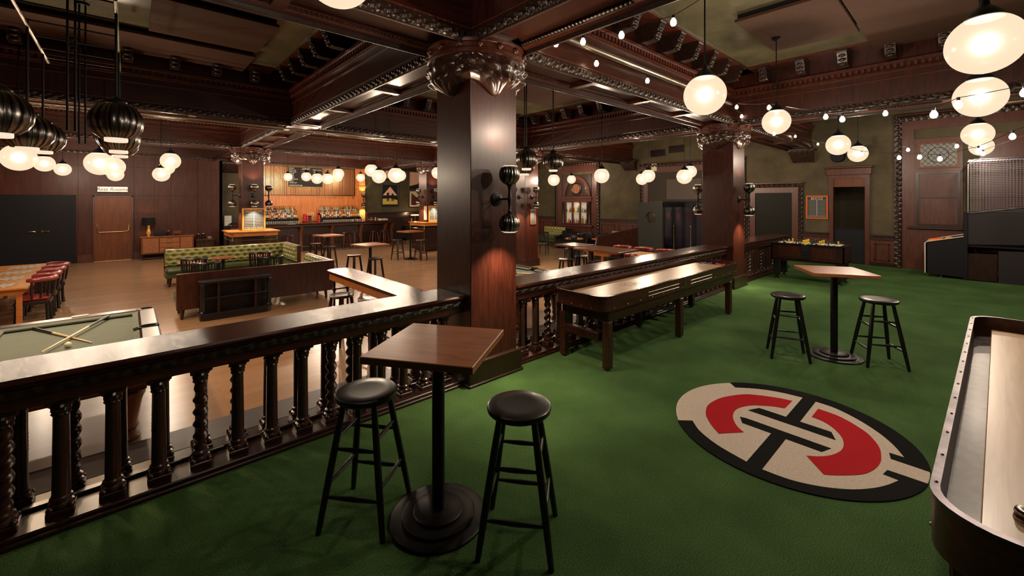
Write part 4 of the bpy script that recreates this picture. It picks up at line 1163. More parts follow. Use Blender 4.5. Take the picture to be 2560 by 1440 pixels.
def tufted(mb, x0, x1, z0, z1, y, d, nx, nz, sgn=1):
    # panel in the xz plane at depth y, buttons pulled in
    NX, NZ = nx*8, nz*8
    def fn(u, v):
        a, b = u*nx, v*nz
        best = 9
        for row in range(int(b)-1, int(b)+2):
            off = .5 if row % 2 else 0
            q = round(a-off)+off
            best = min(best, math.hypot(a-q, (b-row-.5)))
        h = d*(1-math.exp(-(best/.28)**2)); e = min(1, u*nx*2, (1-u)*nx*2, v*nz*2.5, (1-v)*nz*2.5)
        return (x0+(x1-x0)*u, y+sgn*h*max(0, e)**.5, z0+(z1-z0)*v)
    return mb.grid(NX, NZ, fn)
def sofa(x0, x1, label, cat='sofa', z0=G, loc=None, rz=0, h=.92, legs=True, ret=0, retside=1):
    # back along local x at y=+.35, facing -y ; ret: length of a return wing towards -y
    L = x1-x0; r = thing('tufted_sofa', label, cat, loc, rz)
    MB().box(-L/2, L/2, .26, .34, .18, h, .01).build('back_frame', M['mahog'], r)
    n = max(4, round(L/.19))
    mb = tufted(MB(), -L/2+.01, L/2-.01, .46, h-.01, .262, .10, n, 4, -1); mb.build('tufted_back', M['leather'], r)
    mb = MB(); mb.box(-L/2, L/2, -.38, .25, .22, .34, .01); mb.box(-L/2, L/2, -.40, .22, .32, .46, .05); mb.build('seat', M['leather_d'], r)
    for s in (-1, 1):
        for yy in (-.32, .28): MB().tube([(s*(L/2-.08), yy, 0), (s*(L/2-.10), yy, .23)], [.022, .035], 6).build('leg', M['dark'], r)
    if ret:
        s = retside; X = s*L/2
        MB().box(min(X-s*.02, X+s*.08), max(X-s*.02, X+s*.08), -ret, .34, .18, h+.0, .01).build('end_frame', M['mahog'], r)
        mb = tufted(MB(), -ret+.02, .25, .46, h-.01, 0, .08, max(4, round(ret/.19)), 4, 1)
        mb.v = [(X-s*.02-s*y, x, z) for x, y, z in mb.v]; mb.build('tufted_end', M['leather'], r)
        mb = MB(); mb.box(min(X-s*.60, X), max(X-s*.60, X), -ret, -.30, .22, .44, .04); mb.build('seat_extension', M['leather_d'], r)
    return r
sofa(0.72, 3.60, 'long light green tufted sofa with a corner wing in front of the sideboard', loc=(2.14, 14.12, G), ret=1.15, retside=1)
# bench turned away from the camera: plain dark back panel
r = sofa(0, 2.75, 'dark wood backed bench with green seat turned away from the camera', 'bench', loc=(2.03, 10.18, G), rz=PI, h=.85, ret=1.45, retside=-1)
sofa(0, 1.4, 'light green tufted sofa against the far wall, just right of the chalkboard pillar', loc=(15.3, 13.95, G), rz=-PI/2)
sofa(0, 2.0, 'light green tufted sofa by the panelled wall left of the round window screen', loc=(14.9, 9.35, G), rz=-PI/2)
o = thing('partition_bench', 'dark wooden bench back with pale edge in front of the far green sofa', 'bench', (11.65, 7.95, G))
MB().prism([(-.95, .1), (1.6, .1), (1.6, 1.25), (-.75, 1.08), (-.95, .6)], 0, .05, 'xz').build('back_panel', M['dark'], o)
MB().box(-.90, 1.55, .05, .55, .30, .46, .03).build('seat', M['leather_d'], o)
for sx in (-.85, 1.5): MB().box(sx-.03, sx+.03, .0, .06, 0, .2).build('leg', M['dark'], o)
# low black couch under the clock window
o = thing('low_black_couch', 'low black glossy couch below the clock window', 'couch', (14.9, 12.2, G), -PI/2)
MB().box(-.9, .9, -.3, .3, .1, .42, .06).build('seat', M['black'], o); MB().box(-.9, .9, .15, .35, .1, .78, .07).build('back', M['black'], o)
for s in (-1, 1): MB().box(s*.9-.06, s*.9+.06, -.3, .34, .1, .60, .05).build('armrest', M['black'], o)
for s in (-1, 1): MB().box(s*.8-.03, s*.8+.03, -.25, .25, 0, .11).build('foot', M['blackm'], o)

# round lounge tables
GR = 'small round lounge tables'
for x, y, lb in ((1.15, 12.62, 'round brown table behind the left slat back chair'), (1.83, 13.15, 'round brown table in the middle of the green sofa'), (2.62, 12.95, 'round brown table behind the right slat back chair')):
    pub_table(x, y, G, 0, .30, .74, lb, .2, round_=True, group=GR, topm='table')
for x, y, lb in ((12.6, 10.3, 'round brown table seen under the clock window'), (13.2, 9.5, 'round brown table behind the partition bench end')):
    pub_table(x, y, G, 0, .35, .76, lb, .2, round_=True, group=GR, topm='ledge')

# black display cabinet standing against the bench
r = thing('low_bookcase', 'low black bookcase with rounded corners standing against the dark bench', 'bookcase', (1.55, 9.62, G))
def rr(a, b, c, d, z0, z1, rad=.09): return (rrect(a, b, c, d, rad), z0, z1)
for z0, z1, g in ((0, .10, .02), (.10, .135, .0), (.40, .425, .012), (.68, .72, .0)):
    MB().prism(rrect(-.60+g, .60-g, -.17+g, .17, .09), z0, z1).build('shelf' if z0 > .2 and z0 < .6 else ('top' if z0 > .6 else 'base'), M['black'], r)
MB().box(-.57, .57, .13, .165, .1, .7).build('back_panel', M['black'], r)
for x in (-.30, .30): MB().box(x-.02, x+.02, -.15, .15, .13, .69, .004).build('divider', M['dark'], r)
for x in (-.57, .57): MB().lathe([(.05, .13), (.055, .15), (.04, .17), (.04, .64), (.055, .66), (.05, .68)], 16, (x-.03*(1 if x > 0 else -1), -.10, 0)).build('corner_column', M['black'], r)
mb = MB()
for z in [.16+.03*i for i in range(17)]:
    if .38 < z < .44: continue
    mb.box(-.27, .27, -.06, -.05, z, z+.006); mb.box(-.55, -.33, -.06, -.05, z, z+.006); mb.box(.33, .55, -.06, -.05, z, z+.006)
mb.build('stacked_board_edges', M['dark'], r)

# low stools with four thick legs
def low_stool():
    r = thing('low_stool', 'x', 'stool')
    MB().lathe([(.05, .715), (.155, .715), (.175, .725), (.180, .745), (.172, .758), (.14, .752), (.02, .742)], 32).build('seat', M['dark'], r)
    for sx, sy in ((-1, -1), (1, -1), (-1, 1), (1, 1)):
        MB().tube([(sx*.165, sy*.165, 0), (sx*.15, sy*.15, .2), (sx*.125, sy*.125, .45), (sx*.10, sy*.10, .72)], [.018, .024, .026, .024], 8).build('leg', M['dark'], r)
    for a in range(4):
        p = [(-1, -1), (1, -1), (1, 1), (-1, 1), (-1, -1)]
        z = .24 if a % 2 else .30; (x0, y0), (x1, y1) = p[a], p[a+1]
        MB().cyl((x0*.145, y0*.145, z), (x1*.145, y1*.145, z), .013, None, 8).build('stretcher', M['dark'], r)
    return r
LS = low_stool(); GS = 'dark wooden low stools at the pub tables'
for x, y, lb in (
    (4.68, 14.95, 'dark stool left of the pub table in front of the bar middle'),
    (4.72, 13.75, 'dark stool just right of the bench corner, before that pub table'),
    (4.45, 11.12, 'dark stool left of the pub table beyond the leaning counter table'),
    (4.62, 10.20, 'dark stool in front of the pub table beyond the counter table'),
    (7.42, 14.45, 'dark stool left of the pub table near the pillar ledge'),
    (7.95, 13.70, 'dark stool right of the pub table near the pillar ledge'),
    (2.45, 6.62, 'dark stool, farther one under the narrow counter table'),
    (2.68, 6.10, 'dark stool, nearer one under the narrow counter table'),
    (8.05, 6.85, 'dark stool nearest the pool table, under the high table right of the pillar'),
    (8.80, 6.95, 'dark stool behind that one under the long high table'),
    (8.35, 6.20, 'dark stool cut by the handrail under the long high table'),
    (9.25, 6.25, 'dark stool farthest right under the long high table')):
    put(LS, x, y, G, 0.35, lb, GS)
pub_table(4.93, 14.50, G, 0.2, .36, 1.06, 'square brown pub table in front of the middle of the bar', .25)
pub_table(4.72, 10.72, G, 0.15, .36, 1.06, 'square brown pub table beyond the leaning counter table', .25)
pub_table(7.85, 14.28, G, 0.2, .36, 1.06, 'square brown pub table before the ledge right of the bar', .25)
# high tables right
def high_table(x0, x1, y0, y1, h, label, m='dktable', legm='black'):
    cx, cy = (x0+x1)/2, (y0+y1)/2; r = thing('high_table', label, 'table', (cx, cy, G)); hx, hy = (x1-x0)/2, (y1-y0)/2
    MB().box(-hx, hx, -hy, hy, h-.045, h, .008).build('tabletop', M[m], r)
    xs = (-hx+.22, hx-.22) if hx > hy else (0,)
    ys = (-hy+.22, hy-.22) if hy >= hx else (0,)
    for x in xs:
        for y in ys: MB().box(x-.045, x+.045, y-.045, y+.045, .02, h-.045).box(x-.2, x+.2, y-.2, y+.2, 0, .03, .006).build('pedestal', M[legm], r)
    return r
high_table(8.28, 9.02, 6.70, 7.42, 1.06, 'square topped high table just right of the big pillar')
high_table(8.05, 8.92, 5.32, 6.62, 1.05, 'long brown high table between the square one and the handrail')
# narrow counter table near the rail
r = thing('narrow_counter_table', 'narrow glossy counter table with black pipe legs behind the handrail left of the big pillar', 'table', (2.64, 6.05, G))
MB().prism([(-.20, -1.30), (.12, -1.30), (.20, -1.20), (.20, 1.20), (.12, 1.30), (-.12, 1.30), (-.20, 1.20)], 1.01, 1.05).build('tabletop', M['rail'], r)
MB().prism([(-.17, -1.24), (.10, -1.24), (.17, -1.16), (.17, 1.16), (.10, 1.25), (-.10, 1.25), (-.17, 1.16)], .90, 1.01).build('apron', M['ledge'], r)
for y in (-1.1, 1.1):
    for x in (-.11, .11): MB().cyl((x, y, 0), (x, y, .90), .018, None, 12).lathe([(.03, .72), (.034, .74), (.03, .76)], 12, (x, y, 0)).build('leg', M['blackm'], r)
    MB().cyl((-.11, y, .74), (.11, y, .74), .012).build('cross_bar', M['blackm'], r)
MB().cyl((.11, -1.1, .25), (.11, 1.1, .25), .014).build('foot_rail', M['blackm'], r)

# ------------------------------------------------------------------ sideboard group on the left wall
r = thing('sideboard', 'low brown wooden sideboard against the veneer wall behind the green sofa', 'sideboard', (1.13, 20.85, G))
W = .78
MB().box(-W, W, -.25, .25, .20, .82, .01).build('body', M['doorwood'], r)
MB().box(-W-.02, W+.02, -.27, .27, .82, .85, .006).build('top', M['table'], r)
for x0, x1 in ((-W+.05, -.28), (.36, W-.05)): MB().box(x0, x1, -.265, -.25, .25, .79, .004).build('door', M['table'], r)
for i in range(3): d = MB().box(-.25, .33, -.268, -.25, .25+i*.18, .42+i*.18, .004).build('drawer', M['table'], r); MB().box(-.05, .13, -.274, -.268, .40+i*.18, .412+i*.18).build('pull', M['inkd'], d)
for sx in (-1, 1): MB().box(sx*W-.03 if sx > 0 else -W, W if sx > 0 else -W+.03, -.24, .24, 0, .2).build('leg', M['dark'], r)
MB().box(-W, W, -.22, .22, .02, .08).build('plinth_rail', M['dark'], r)
zt = G+.85
r = thing('table_lamp', 'table lamp with black shade and amber base on the sideboard', 'lamp', (.57, 20.82, zt))
MB().lathe([(.07, 0), (.075, .01), (.04, .02), (.045, .05), (.075, .14), (.05, .24), (.032, .30), (.045, .38), (.03, .42)], 28).build('base', M['lampbase'], r)
MB().lathe([(.20, .43), (.185, .71)], 32, caps=False).lathe([(.195, .435), (.18, .705)], 32, caps=False).build('shade', M['shade'], r)
MB().sphere((0, 0, .55), .035, 12, 8).build('bulb', M['bulb'], r)
light('lamp_bulb_light', 'POINT', (0, 0, .58), 14, (1, .6, .32), r, shadow_soft_size=.04)
r = thing('record_player', 'black record player and amplifier stack beside the amber lamp', 'record player', (.90, 20.85, zt)); MB().box(-.16, .16, -.13, .13, 0, .10, .006).build('deck', M['matblk'], r); MB().box(-.16, .16, -.13, .13, .12, .20, .006).build('lid', M['black'], r); MB().box(-.15, .15, -.12, .12, .1, .12).build('platter', M['blackm'], r)
r = thing('glass_decanter', 'small dark glass decanter between the record player and the little rack', 'decanter', (1.14, 20.80, zt)); MB().lathe([(.045, 0), (.05, .02), (.05, .10), (.02, .13), (.02, .17)], 16).build('body', M['gl_dark'], r); MB().sphere((0, 0, .19), .022, 10, 8).build('stopper', M['gl_clear'], r)
r = thing('wooden_box_rack', 'small brown wooden box on legs on the sideboard right end', 'box', (1.40, 20.82, zt)); MB().box(-.12, .12, -.09, .09, .07, .19, .006).build('box', M['doorwood'], r)
for sx in (-1, 1): MB().box(sx*.11-.012, sx*.11+.012, -.09, .09, 0, .09).build('side_leg', M['doorwood'], r)
MB().box(-.03, .03, -.095, -.09, .115, .125).build('handle', M['brass'], r)
r = thing('carved_side_cabinet', 'small carved side cabinet right of the sideboard', 'cabinet', (2.28, 20.9, G))
MB().box(-.30, .30, -.2, .2, 0, .62, .01).build('body', M['dark'], r); MB().box(-.31, .31, -.21, .21, .62, .65, .006).build('top', M['doorwood'], r)
mb = MB()
for i in range(5): mb.tube([(-.24+i*.12, -.208, .2), (-.18+i*.12 if i < 4 else .24, -.208, .5)], .008, 6); mb.tube([(-.24+i*.12, -.208, .5), (-.18+i*.12 if i < 4 else .24, -.208, .2)], .008, 6)
mb.build('carved_fretwork', M['doorwood'], r)
for i, (x, h) in enumerate(((2.08, .22), (2.24, .23))):
    r = thing('lidded_jar', '%s black lidded jar behind the small carved cabinet top' % ['left', 'right'][i], 'jar', (x, 20.95, G+.65)); MB().lathe([(.055, 0), (.06, .02), (.06, h-.05), (.04, h-.03)], 18).build('jar', M['gl_dark'], r); MB().lathe([(.05, h-.03), (.062, h-.02), (.06, h), (.01, h+.005)], 18).build('lid', M['steel'], r)
r = thing('glass_bowl', 'small glass bowl on the carved side cabinet', 'bowl', (2.44, 20.85, G+.65)); MB().lathe([(.04, 0), (.07, .03), (.08, .10), (.074, .10), (.064, .035)], 20, caps=False).build('bowl', M['glass'], r)

# doors, exit device and lit sign
r = struct('door_1', MB().box(-3.2, -1.38, 21.24, 21.30, G, 2.08), M['matblk'], label='wide black double doors with brass levers at the left', cat='door')
mb = MB(); mb.box(-2.225, -2.215, 21.235, 21.242, G, 2.08); mb.box(-3.2, -1.37, 21.235, 21.29, 2.08, 2.10); mb.box(-1.38, -1.35, 21.235, 21.29, G, 2.10); mb.build('door_gap', M['inkd'], r)
for s in (-1, 1):
    mb = MB(); mb.lathe([(.035, 21.20), (.04, 21.24)], 16, (-2.22+s*.09, 0, .86), axis='y'); mb.tube([(-2.22+s*.09, 21.19, .86), (-2.22+s*.13, 21.18, .865), (-2.22+s*.24, 21.18, .855)], .014, 8); mb.build('lever_handle', M['brass'], r)
r = struct('door_2', MB().box(-.89, .10, 21.25, 21.30, G+.01, 2.03), M['doorwood'], label='plain brown door with brass push bar under the lit sign', cat='door')
mb = MB(); mb.box(-.93, -.89, 21.22, 21.3, G, 2.07); mb.box(.10, .14, 21.22, 21.3, G, 2.07); mb.box(-.93, .14, 21.22, 21.3, 2.03, 2.07); mb.build('door_frame', M['redwood'], r)
mb = MB()
for x in (-.82, .03):
    for z in (.92, .97, 1.02, .80): mb.box(x-.022, x+.022, 21.20, 21.25, z-.015, z+.015, .005)
mb.tube([(-.82, 21.20, .95), (-.80, 21.16, .80), (-.76, 21.16, .755), (-.03, 21.16, .765), (.01, 21.16, .80), (.03, 21.20, .95)], .014, 8)
mb.build('push_bar', M['brass'], r)
MB().box(-.89, .10, 21.20, 21.25, G, G+.02).build('threshold', M['brass'], r)
r = thing('lit_sign', 'small lit cream sign lettered in script above the brown door', 'sign', (-.41, 21.22, 2.31))
MB().box(-.42, .42, -.03, .07, -.105, .105, .004).build('housing', M['dark'], r); MB().box(-.40, .40, -.036, -.028, -.09, .09).build('sign_face', M['signglow'], r)
text('Rest Rooms', .17, M['inkd'], (-.02, -.038, -.005), (PI/2, 0, 0), r, shear=.3)
light('sign_light', 'POINT', (0, -.12, 0), 1.2, (1, .7, .5), r, shadow_soft_size=.1)

# ------------------------------------------------------------------ drink ledges and scoreboards
def ledge(x, y, w, z, label, full=True):
    r = thing('drink_ledge', label, 'ledge table', (x, y, G)); h = z-G; a = .70; i = w+.006
    mb = MB()
    ch = [(-a+.08, -a), (a-.08, -a), (a, -a+.08), (a, a-.08), (a-.08, a), (-a+.08, a), (-a, a-.08), (-a, -a+.08)]
    mb.prism(ch, h-.035, h, holes=[[(-i, -i), (i, -i), (i, i), (-i, i)]]); mb.build('ledge_top', M['ledge'], r)
    b = a-.05; ch2 = [(p*b/a, q*b/a) for p, q in ch]; MB().prism(ch2, h-.15, h-.035, holes=[[(-i, -i), (i, -i), (i, i), (-i, i)]]).build('apron', M['ledge'], r)
    for sx in (-1, 1):
        for sy in (-1, 1): MB().lathe([(.03, 0), (.02, .02), (.018, h-.32), (.03, h-.30), (.03, h-.26), (.018, h-.24), (.02, h-.15)], 12, (sx*(a-.10), sy*(a-.10), 0)).build('post', M['oldbrass'], r)
    for s in (-1, 1):
        for ax in (0, 1):
            for zz in (.25, h-.28):
                p, q = ((-(a-.1), s*(a-.1), zz), ((a-.1), s*(a-.1), zz)); 
                if ax: p, q = (p[1], p[0], zz), (q[1], q[0], zz)
                MB().cyl(p, q, .013, None, 8).build('foot_rail', M['oldbrass'], r)
    return r
ledge(2.93, 15.70, .30, .95, 'orange wooden drink ledge with brass rails around the pillar before the bar')
r4 = ledge(9.97, 16.45, .33, .95, 'orange wooden drink ledge around the pillar left of the big foreground pillar')
MB().box(-.55, .55, -.55, -.345, .05, .98).box(-.55, -.345, -.345, .55, .05, .98).build('cladding', M['dark'], r4)
def board(x, y, z, w, h, title, foot, m, label, rot=(0, 0, 0), lines=10):
    r = thing('scoreboard', label, 'scoreboard', (x, y, z)); r.rotation_euler = rot
    f = .045
    mb = MB(); mb.box(-w/2, w/2, -.03, 0, -h/2, -h/2+f, .003); mb.box(-w/2, w/2, -.03, 0, h/2-f, h/2, .003); mb.box(-w/2, -w/2+f, -.03, 0, -h/2+f, h/2-f, .003); mb.box(w/2-f, w/2, -.03, 0, -h/2+f, h/2-f, .003)
    mb.build('frame', M[m], r)
    MB().box(-w/2+f, w/2-f, -.016, -.002, -h/2+f, h/2-f).build('slate', M['slate'], r)
    mb = MB(); t = h/2-f-.10; b = -h/2+f+.065
    for i in range(lines): zz = t-(t-b)*i/(lines-1); mb.box(-w/2+f+.02, w/2-f-.02, -.0185, -.016, zz-.0025, zz+.0025)
    mb.box(-.004, .004, -.019, -.016, b, t); mb.build('chalk_lines', M['chalk'], r)
    ts = min(.095, (w-.12)/(len(title)*.66)); text(title, ts, M['chalk'], (0, -.019, t+.05), (PI/2, 0, 0), r)
    fs = min(.05, (w-.12)/(len(foot)*.6)); text(foot, fs, M['chalk'], (0, -.019, b-.035), (PI/2, 0, 0), r)
    return r
board(2.95, 15.385, .955+.355, .64, .70, 'SHUFFLEBOARD', 'SCORE CHALK BOARD', 'ltwood', 'yellow framed chalk scoreboard on the pillar before the bar', (-.03, 0, 0))
board(10.02, 16.10, .955+.355, .60, .70, 'SCOREBOARD', 'SCORE CHALK BOARD', 'ltwood', 'yellow framed chalk scoreboard beside the left edge of the big foreground pillar')
board(16.195, 3.365, 1.69, .58, .74, 'BOCCE', 'DO NOT STAND UP, WIN OUT', 'orframe', 'orange framed scoreboard lettered BOCCE on the far right wall', (0, 0, -PI/2), 11)
r = thing('chalkboard', 'small blank chalkboard with pale frame on the pillar right of the big one', 'chalkboard', (10.05, 9.985, 1.35))
MB().box(-.13, .13, -.02, 0, -.25, .25, .004).build('frame', M['table'], r); MB().box(-.105, .105, -.023, -.018, -.225, .225).build('slate', M['slate'], r)
high_table(9.0, 11.0, 10.75, 11.35, .95+.15, 'orange topped high table passing behind the chalkboard pillar', 'ledge')
r = thing('notice_sheet', 'small pink sheet on the side of the pillar ledge left of the big pillar', 'notice', (9.635, 16.2, 1.35)); MB().box(-.006, 0, -.12, .12, -.3, .3).build('sheet', M['pink'], r)

# ------------------------------------------------------------------ bar
r = thing('bar_counter', 'long dark wooden bar counter with carved corbels in front of the bottle shelves', 'bar counter', (6.3, 19.75, G)); o = -6.3
mb = MB(); mb.box(2.95+o, 9.9+o, -.30, .38, 1.16, 1.21, .015); mb.box(9.35+o, 9.9+o, .38, 1.9, 1.16, 1.21, .012); mb.build('counter_top', M['rail'], r)
mb = MB(); mb.box(2.95+o, 9.8+o, .0, .30, .06, 1.16); mb.box(9.45+o, 9.8+o, .3, 1.9, .06, 1.16); mb.build('front_panel', M['dark'], r)
MB().box(2.95+o, 9.85+o, -.22, .02, 1.06, 1.16, .01).build('apron', M['mahog_x'], r)
for x in (5.55, 6.85, 8.2, 9.42, 9.78):
    mb = MB(); mb.prism([(0, 0), (-.10, 0), (-.10, .12), (-.06, .2), (-.06, .80), (-.17, .98), (-.20, 1.10), (0, 1.10)], x-.06+o, x+.06+o, 'yz'); mb.build('corbel', M['doorwood'], r)
MB().cyl((3.0+o, -.20, .20), (9.85+o, -.20, .20), .022, None, 12).build('foot_rail', M['oldbrass'], r)
MB().box(2.95+o, 9.9+o, -.05, .35, 0, .07).build('kick_board', M['black'], r)
def bar_stool():
    r = thing('turned_leg_stool', 'x', 'stool')
    MB().lathe([(.12, .70), (.17, .71), (.175, .73), (.16, .75), (.02, .745)], 24).build('seat', M['dark'], r)
    for sx, sy in ((-1, -1), (1, -1), (-1, 1), (1, 1)):
        pts = []; rad = []
        for i in range(15):
            t = i/14; q = .19-.085*t; pts.append((sx*q, sy*q, .71*t)); rad.append(.018+.010*abs(math.sin(5*t*PI)) if t > .35 else .016)
        MB().tube(pts, rad, 8).build('leg', M['redwood'], r)
    for z in (.22,):
        p = [(-1, -1), (1, -1), (1, 1), (-1, 1), (-1, -1)]
        for a in range(4): MB().cyl((p[a][0]*.164, p[a][1]*.164, z), (p[a+1][0]*.164, p[a+1][1]*.164, z), .012, None, 8).build('stretcher', M['redwood'], r)
    return r
BS = bar_stool(); GB = 'dark turned leg stools along the bar'
lbs = ['leftmost turned leg stool at the bar', 'second turned leg stool from the left at the bar', 'turned leg stool just right of the first bar corbel', 'turned leg stool behind the pub table in the bar middle', 'fifth turned leg stool along the bar', 'sixth turned leg stool along the bar, beside the third corbel', 'seventh turned leg stool along the bar', 'turned leg stool nearest the right end of the bar']
for i, x in enumerate((4.35, 4.95, 6.0, 6.55, 7.3, 7.75, 8.65, 9.15)): put(BS, x, 19.20, G, 0.2*(i % 2), lbs[i], GB)
# back bar
r = thing('back_bar', 'dark back bar cabinet with raised bottle shelves under the orange wall', 'cabinet', (6.5, 21.55, G)); o = -6.5
MB().box(4.0+o, 9.0+o, -.25, .44, 0, 1.10, .006).build('cabinet', M['dark'], r)
MB().box(3.98+o, 9.02+o, -.28, .44, 1.10, 1.14, .01).build('worktop', M['mahog_x'], r)
for a, b in ((4.0, 5.95), (6.95, 8.95)):
    for k in range(3):
        MB().box(a+o, b+o, -.10+.17*k, .07+.17*k, 1.30, 1.36+.11*k, .004).build('bottle_shelf', M['black'], r)
    MB().box(a+o, b+o, .42, .44, 1.14, 1.5).build('shelf_back', M['black'], r)
    for q in (a+.01, b-.03): MB().box(q+o, q+.02+o, -.1, .4, 1.14, 1.36).build('shelf_support', M['black'], r)
MB().lathe([(.30, 1.14), (.34, 1.16), (.34, 1.20), (.30, 1.22)], 28, (6.45+o, -.1, 0)).build('round_tap_plinth', M['redwood'], r)
# bottles: individual copies
def bottle(name, m, lm, h, rad, neck):
    r = thing(name, 'x', 'bottle')
    MB().lathe([(rad*.9, 0), (rad, .01), (rad, h*.55), (rad*.85, h*.63), (neck, h*.72), (neck, h*.94), (neck*1.15, h*.95), (neck*1.1, h)], 14).build('glass', M[m], r)
    MB().lathe([(rad+.001, h*.14), (rad+.001, h*.46)], 14, caps=False).build('paper_label', M[lm], r)
    MB().lathe([(neck*1.3, h*.95), (neck*1.3, h*1.02), (.002, h*1.03)], 10).build('cap', M['matblk'] if m != 'gl_dark' else M['red'], r)
    return r
M['lab_w'] = plain('white_bottle_label', (.62, .58, .50), .6); M['lab_o'] = plain('orange_bottle_label', (.70, .32, .06), .6); M['lab_r'] = plain('red_bottle_label', (.45, .05, .04), .6); M['lab_y'] = plain('cream_bottle_label', (.55, .47, .25), .6)
KB = [('green_bottle', 'gl_green', 'lab_w', .36, .044, .013, 'green glass bottle with white label'), ('clear_bottle', 'gl_clear', 'lab_w', .35, .044, .014, 'clear spirit bottle with white label'),
      ('amber_bottle', 'gl_amber', 'lab_o', .34, .046, .014, 'amber bottle with orange label'), ('dark_bottle', 'gl_dark', 'lab_y', .37, .042, .013, 'dark glass bottle with cream label and red cap'),
      ('clear_bottle', 'gl_clear', 'lab_r', .33, .044, .015, 'clear bottle with red label'), ('amber_bottle', 'gl_amber', 'lab_y', .31, .048, .015, 'squat amber bottle with cream label')]
protos = [bottle(*k[:6]) for k in KB]; usedb = set()
rnd = random.Random(3)
for side, (a, b) in (('left', (4.06, 5.92)), ('right', (7.0, 8.9))):
    for k in range(3):
        n = 20; 
        for i in range(n):
            x = a+(b-a)*(i+.5)/n; q = rnd.randrange(6); lb = '%s, %s row of the %s bar shelf' % (KB[q][6], ['front', 'middle', 'rear'][k], side); gr = '%s bottles, %s row %s shelf' % (KB[q][0].split('_')[0], ['front', 'middle', 'rear'][k], side)
            loc = (x, 21.55-.02+.17*k, G+1.361+.11*k)
            if q not in usedb: usedb.add(q); protos[q].location = loc; protos[q]['label'] = lb; protos[q]['group'] = lb; 
            else: dup(protos[q], loc, rnd.random()*.5, lb, lb)
gproto = None
for side, (a, b) in (('left', (4.1, 5.9)), ('right', (7.05, 8.85))):
    for i in range(22):
        x = a+(b-a)*i/21; lb = 'upturned clear drinking glass in the row under the %s bottle shelf' % side
        o = MB().lathe([(.036, 0), (.030, .11), (.027, .112), (.033, .004)], 14, caps=False).build('drinking_glass', M['glass']) if gproto is None else gproto.copy()
        if gproto is None: gproto = o
        else: C.objects.link(o)
        o.location = (x, 21.37, G+1.142); tag(o, lb, 'glass', lb)
# red towers and taps in the middle
for i, (x, h, m) in enumerate(((6.22, .42, 'red'), (6.34, .36, 'red'), (6.86, .34, 'red'))):
    r = thing('drink_dispenser', ['leftmost red drinks tower between the bottle shelves', 'second red drinks tower beside the tap handles', 'right red drinks tower next to the right bottle shelf'][i], 'dispenser', (x, 21.5, G+1.14)); MB().box(-.05, .05, -.07, .07, 0, h, .015).build('body', M[m], r); MB().box(-.03, .03, -.10, -.07, h*.5, h*.62, .005).build('nozzle', M['steel'], r)
r = thing('beer_tap_tower', 'black beer tap tower with pale handles in the middle of the back bar', 'beer tap', (6.45, 21.45, G+1.221)); MB().lathe([(.09, 0), (.06, .04), (.055, .2), (.08, .22), (.08, .26)], 20).build('column', M['black'], r)
for i in range(4): MB().tube([(-.12+i*.08, -.07, .24), (-.12+i*.08, -.08, .42)], [.01, .02], 10).build('tap_handle', M['pink'] if i < 2 else M['lab_w'], r)
# counter clutter
for i, (x, h) in enumerate(((7.9, .10), (8.0, .12), (8.12, .09), (8.3, .14), (8.42, .12), (8.8, .16), (9.0, .15), (9.12, .12))):
    o = MB().lathe([(.03, 0), (.034, .01), (.034, h), (.03, h+.004)], 12).build('condiment_tin', M['steel'] if i % 2 else M['gl_clear']); o.location = (x, 19.85, G+1.212); tag(o, ['leftmost metal tin on the right part of the bar counter', 'second small container on the bar counter', 'third small container on the bar counter', 'taller steel container mid right on the bar counter', 'fifth small container on the bar counter', 'tall steel jigger cup near the bar end', 'tall pale container near the bar end', 'last steel container at the right bar end'][i], 'container', 'small containers on the bar counter')
r = thing('paper_stack', 'white paper stack on the end of the bar counter', 'papers', (9.6, 20.3, G+1.21)); MB().box(-.2, .2, -.15, .15, 0, .06, .003).build('sheets', M['paper'], r)
# menu board and rod screen
r = thing('rod_screen', 'wide frame of thin vertical copper coloured rods on the orange bar wall', 'wall screen', (6.42, 21.97, 2.84)); 
mb = MB(); M['copper'] = plain('copper_rods', (.62, .30, .12), .3, .8)
x = -2.36; rnd = random.Random(5)
while x < 2.36: dz = rnd.random()*.09; mb.box(x, x+.016, -.03, -.014, -.78-dz if rnd.random() < .5 else -.72, .72+rnd.random()*.08); x += .052+.02*(rnd.random() < .3)
mb.build('rods', M['copper'], r, kind='stuff')
MB().box(-2.38, 2.38, -.012, .02, -.70, .70).build('backing', M['doorwood'], r)
MB().box(-2.40, 2.40, -.036, -.030, .66, .685).box(-2.40, 2.40, -.036, -.030, -.695, -.67).box(2.36, 2.40, -.04, .02, -.70, .70).build('frame_bars', M['dark'], r)
for i in range(6): light('screen_strip_light', 'AREA', (-2.0+i*.8, -.10, .80), 9.0, (1, .6, .3), r, shape='RECTANGLE', size=.7, size_y=.03).rotation_euler = (PI*.15, 0, 0)
r = thing('menu_board', 'black drinks menu board with chalk lettering on the rod screen', 'menu board', (6.39, 21.932, 3.03))
MB().box(-.80, .80, -.03, .0, -.49, .49, .004).build('frame', M['oldbrass'], r); MB().box(-.77, .77, -.034, -.028, -.46, .46).build('slate', M['inkd'], r)
txt = ['DRAFT', 'PALE ALE', 'RED OAK', 'LAGER', 'CIDER', 'STOUT', 'CROISSANT', 'SODA', 'WINE LIST']
for i, t in enumerate(txt): text(t, .075, M['chalk'], (-.74, -.036, .40-.086*i), (PI/2, 0, 0), r, align='LEFT')
for i in range(6): text('~~~', .09, M['chalk'], (-.22, -.036, .36-.10*i), (PI/2, 0, 0), r, align='LEFT')
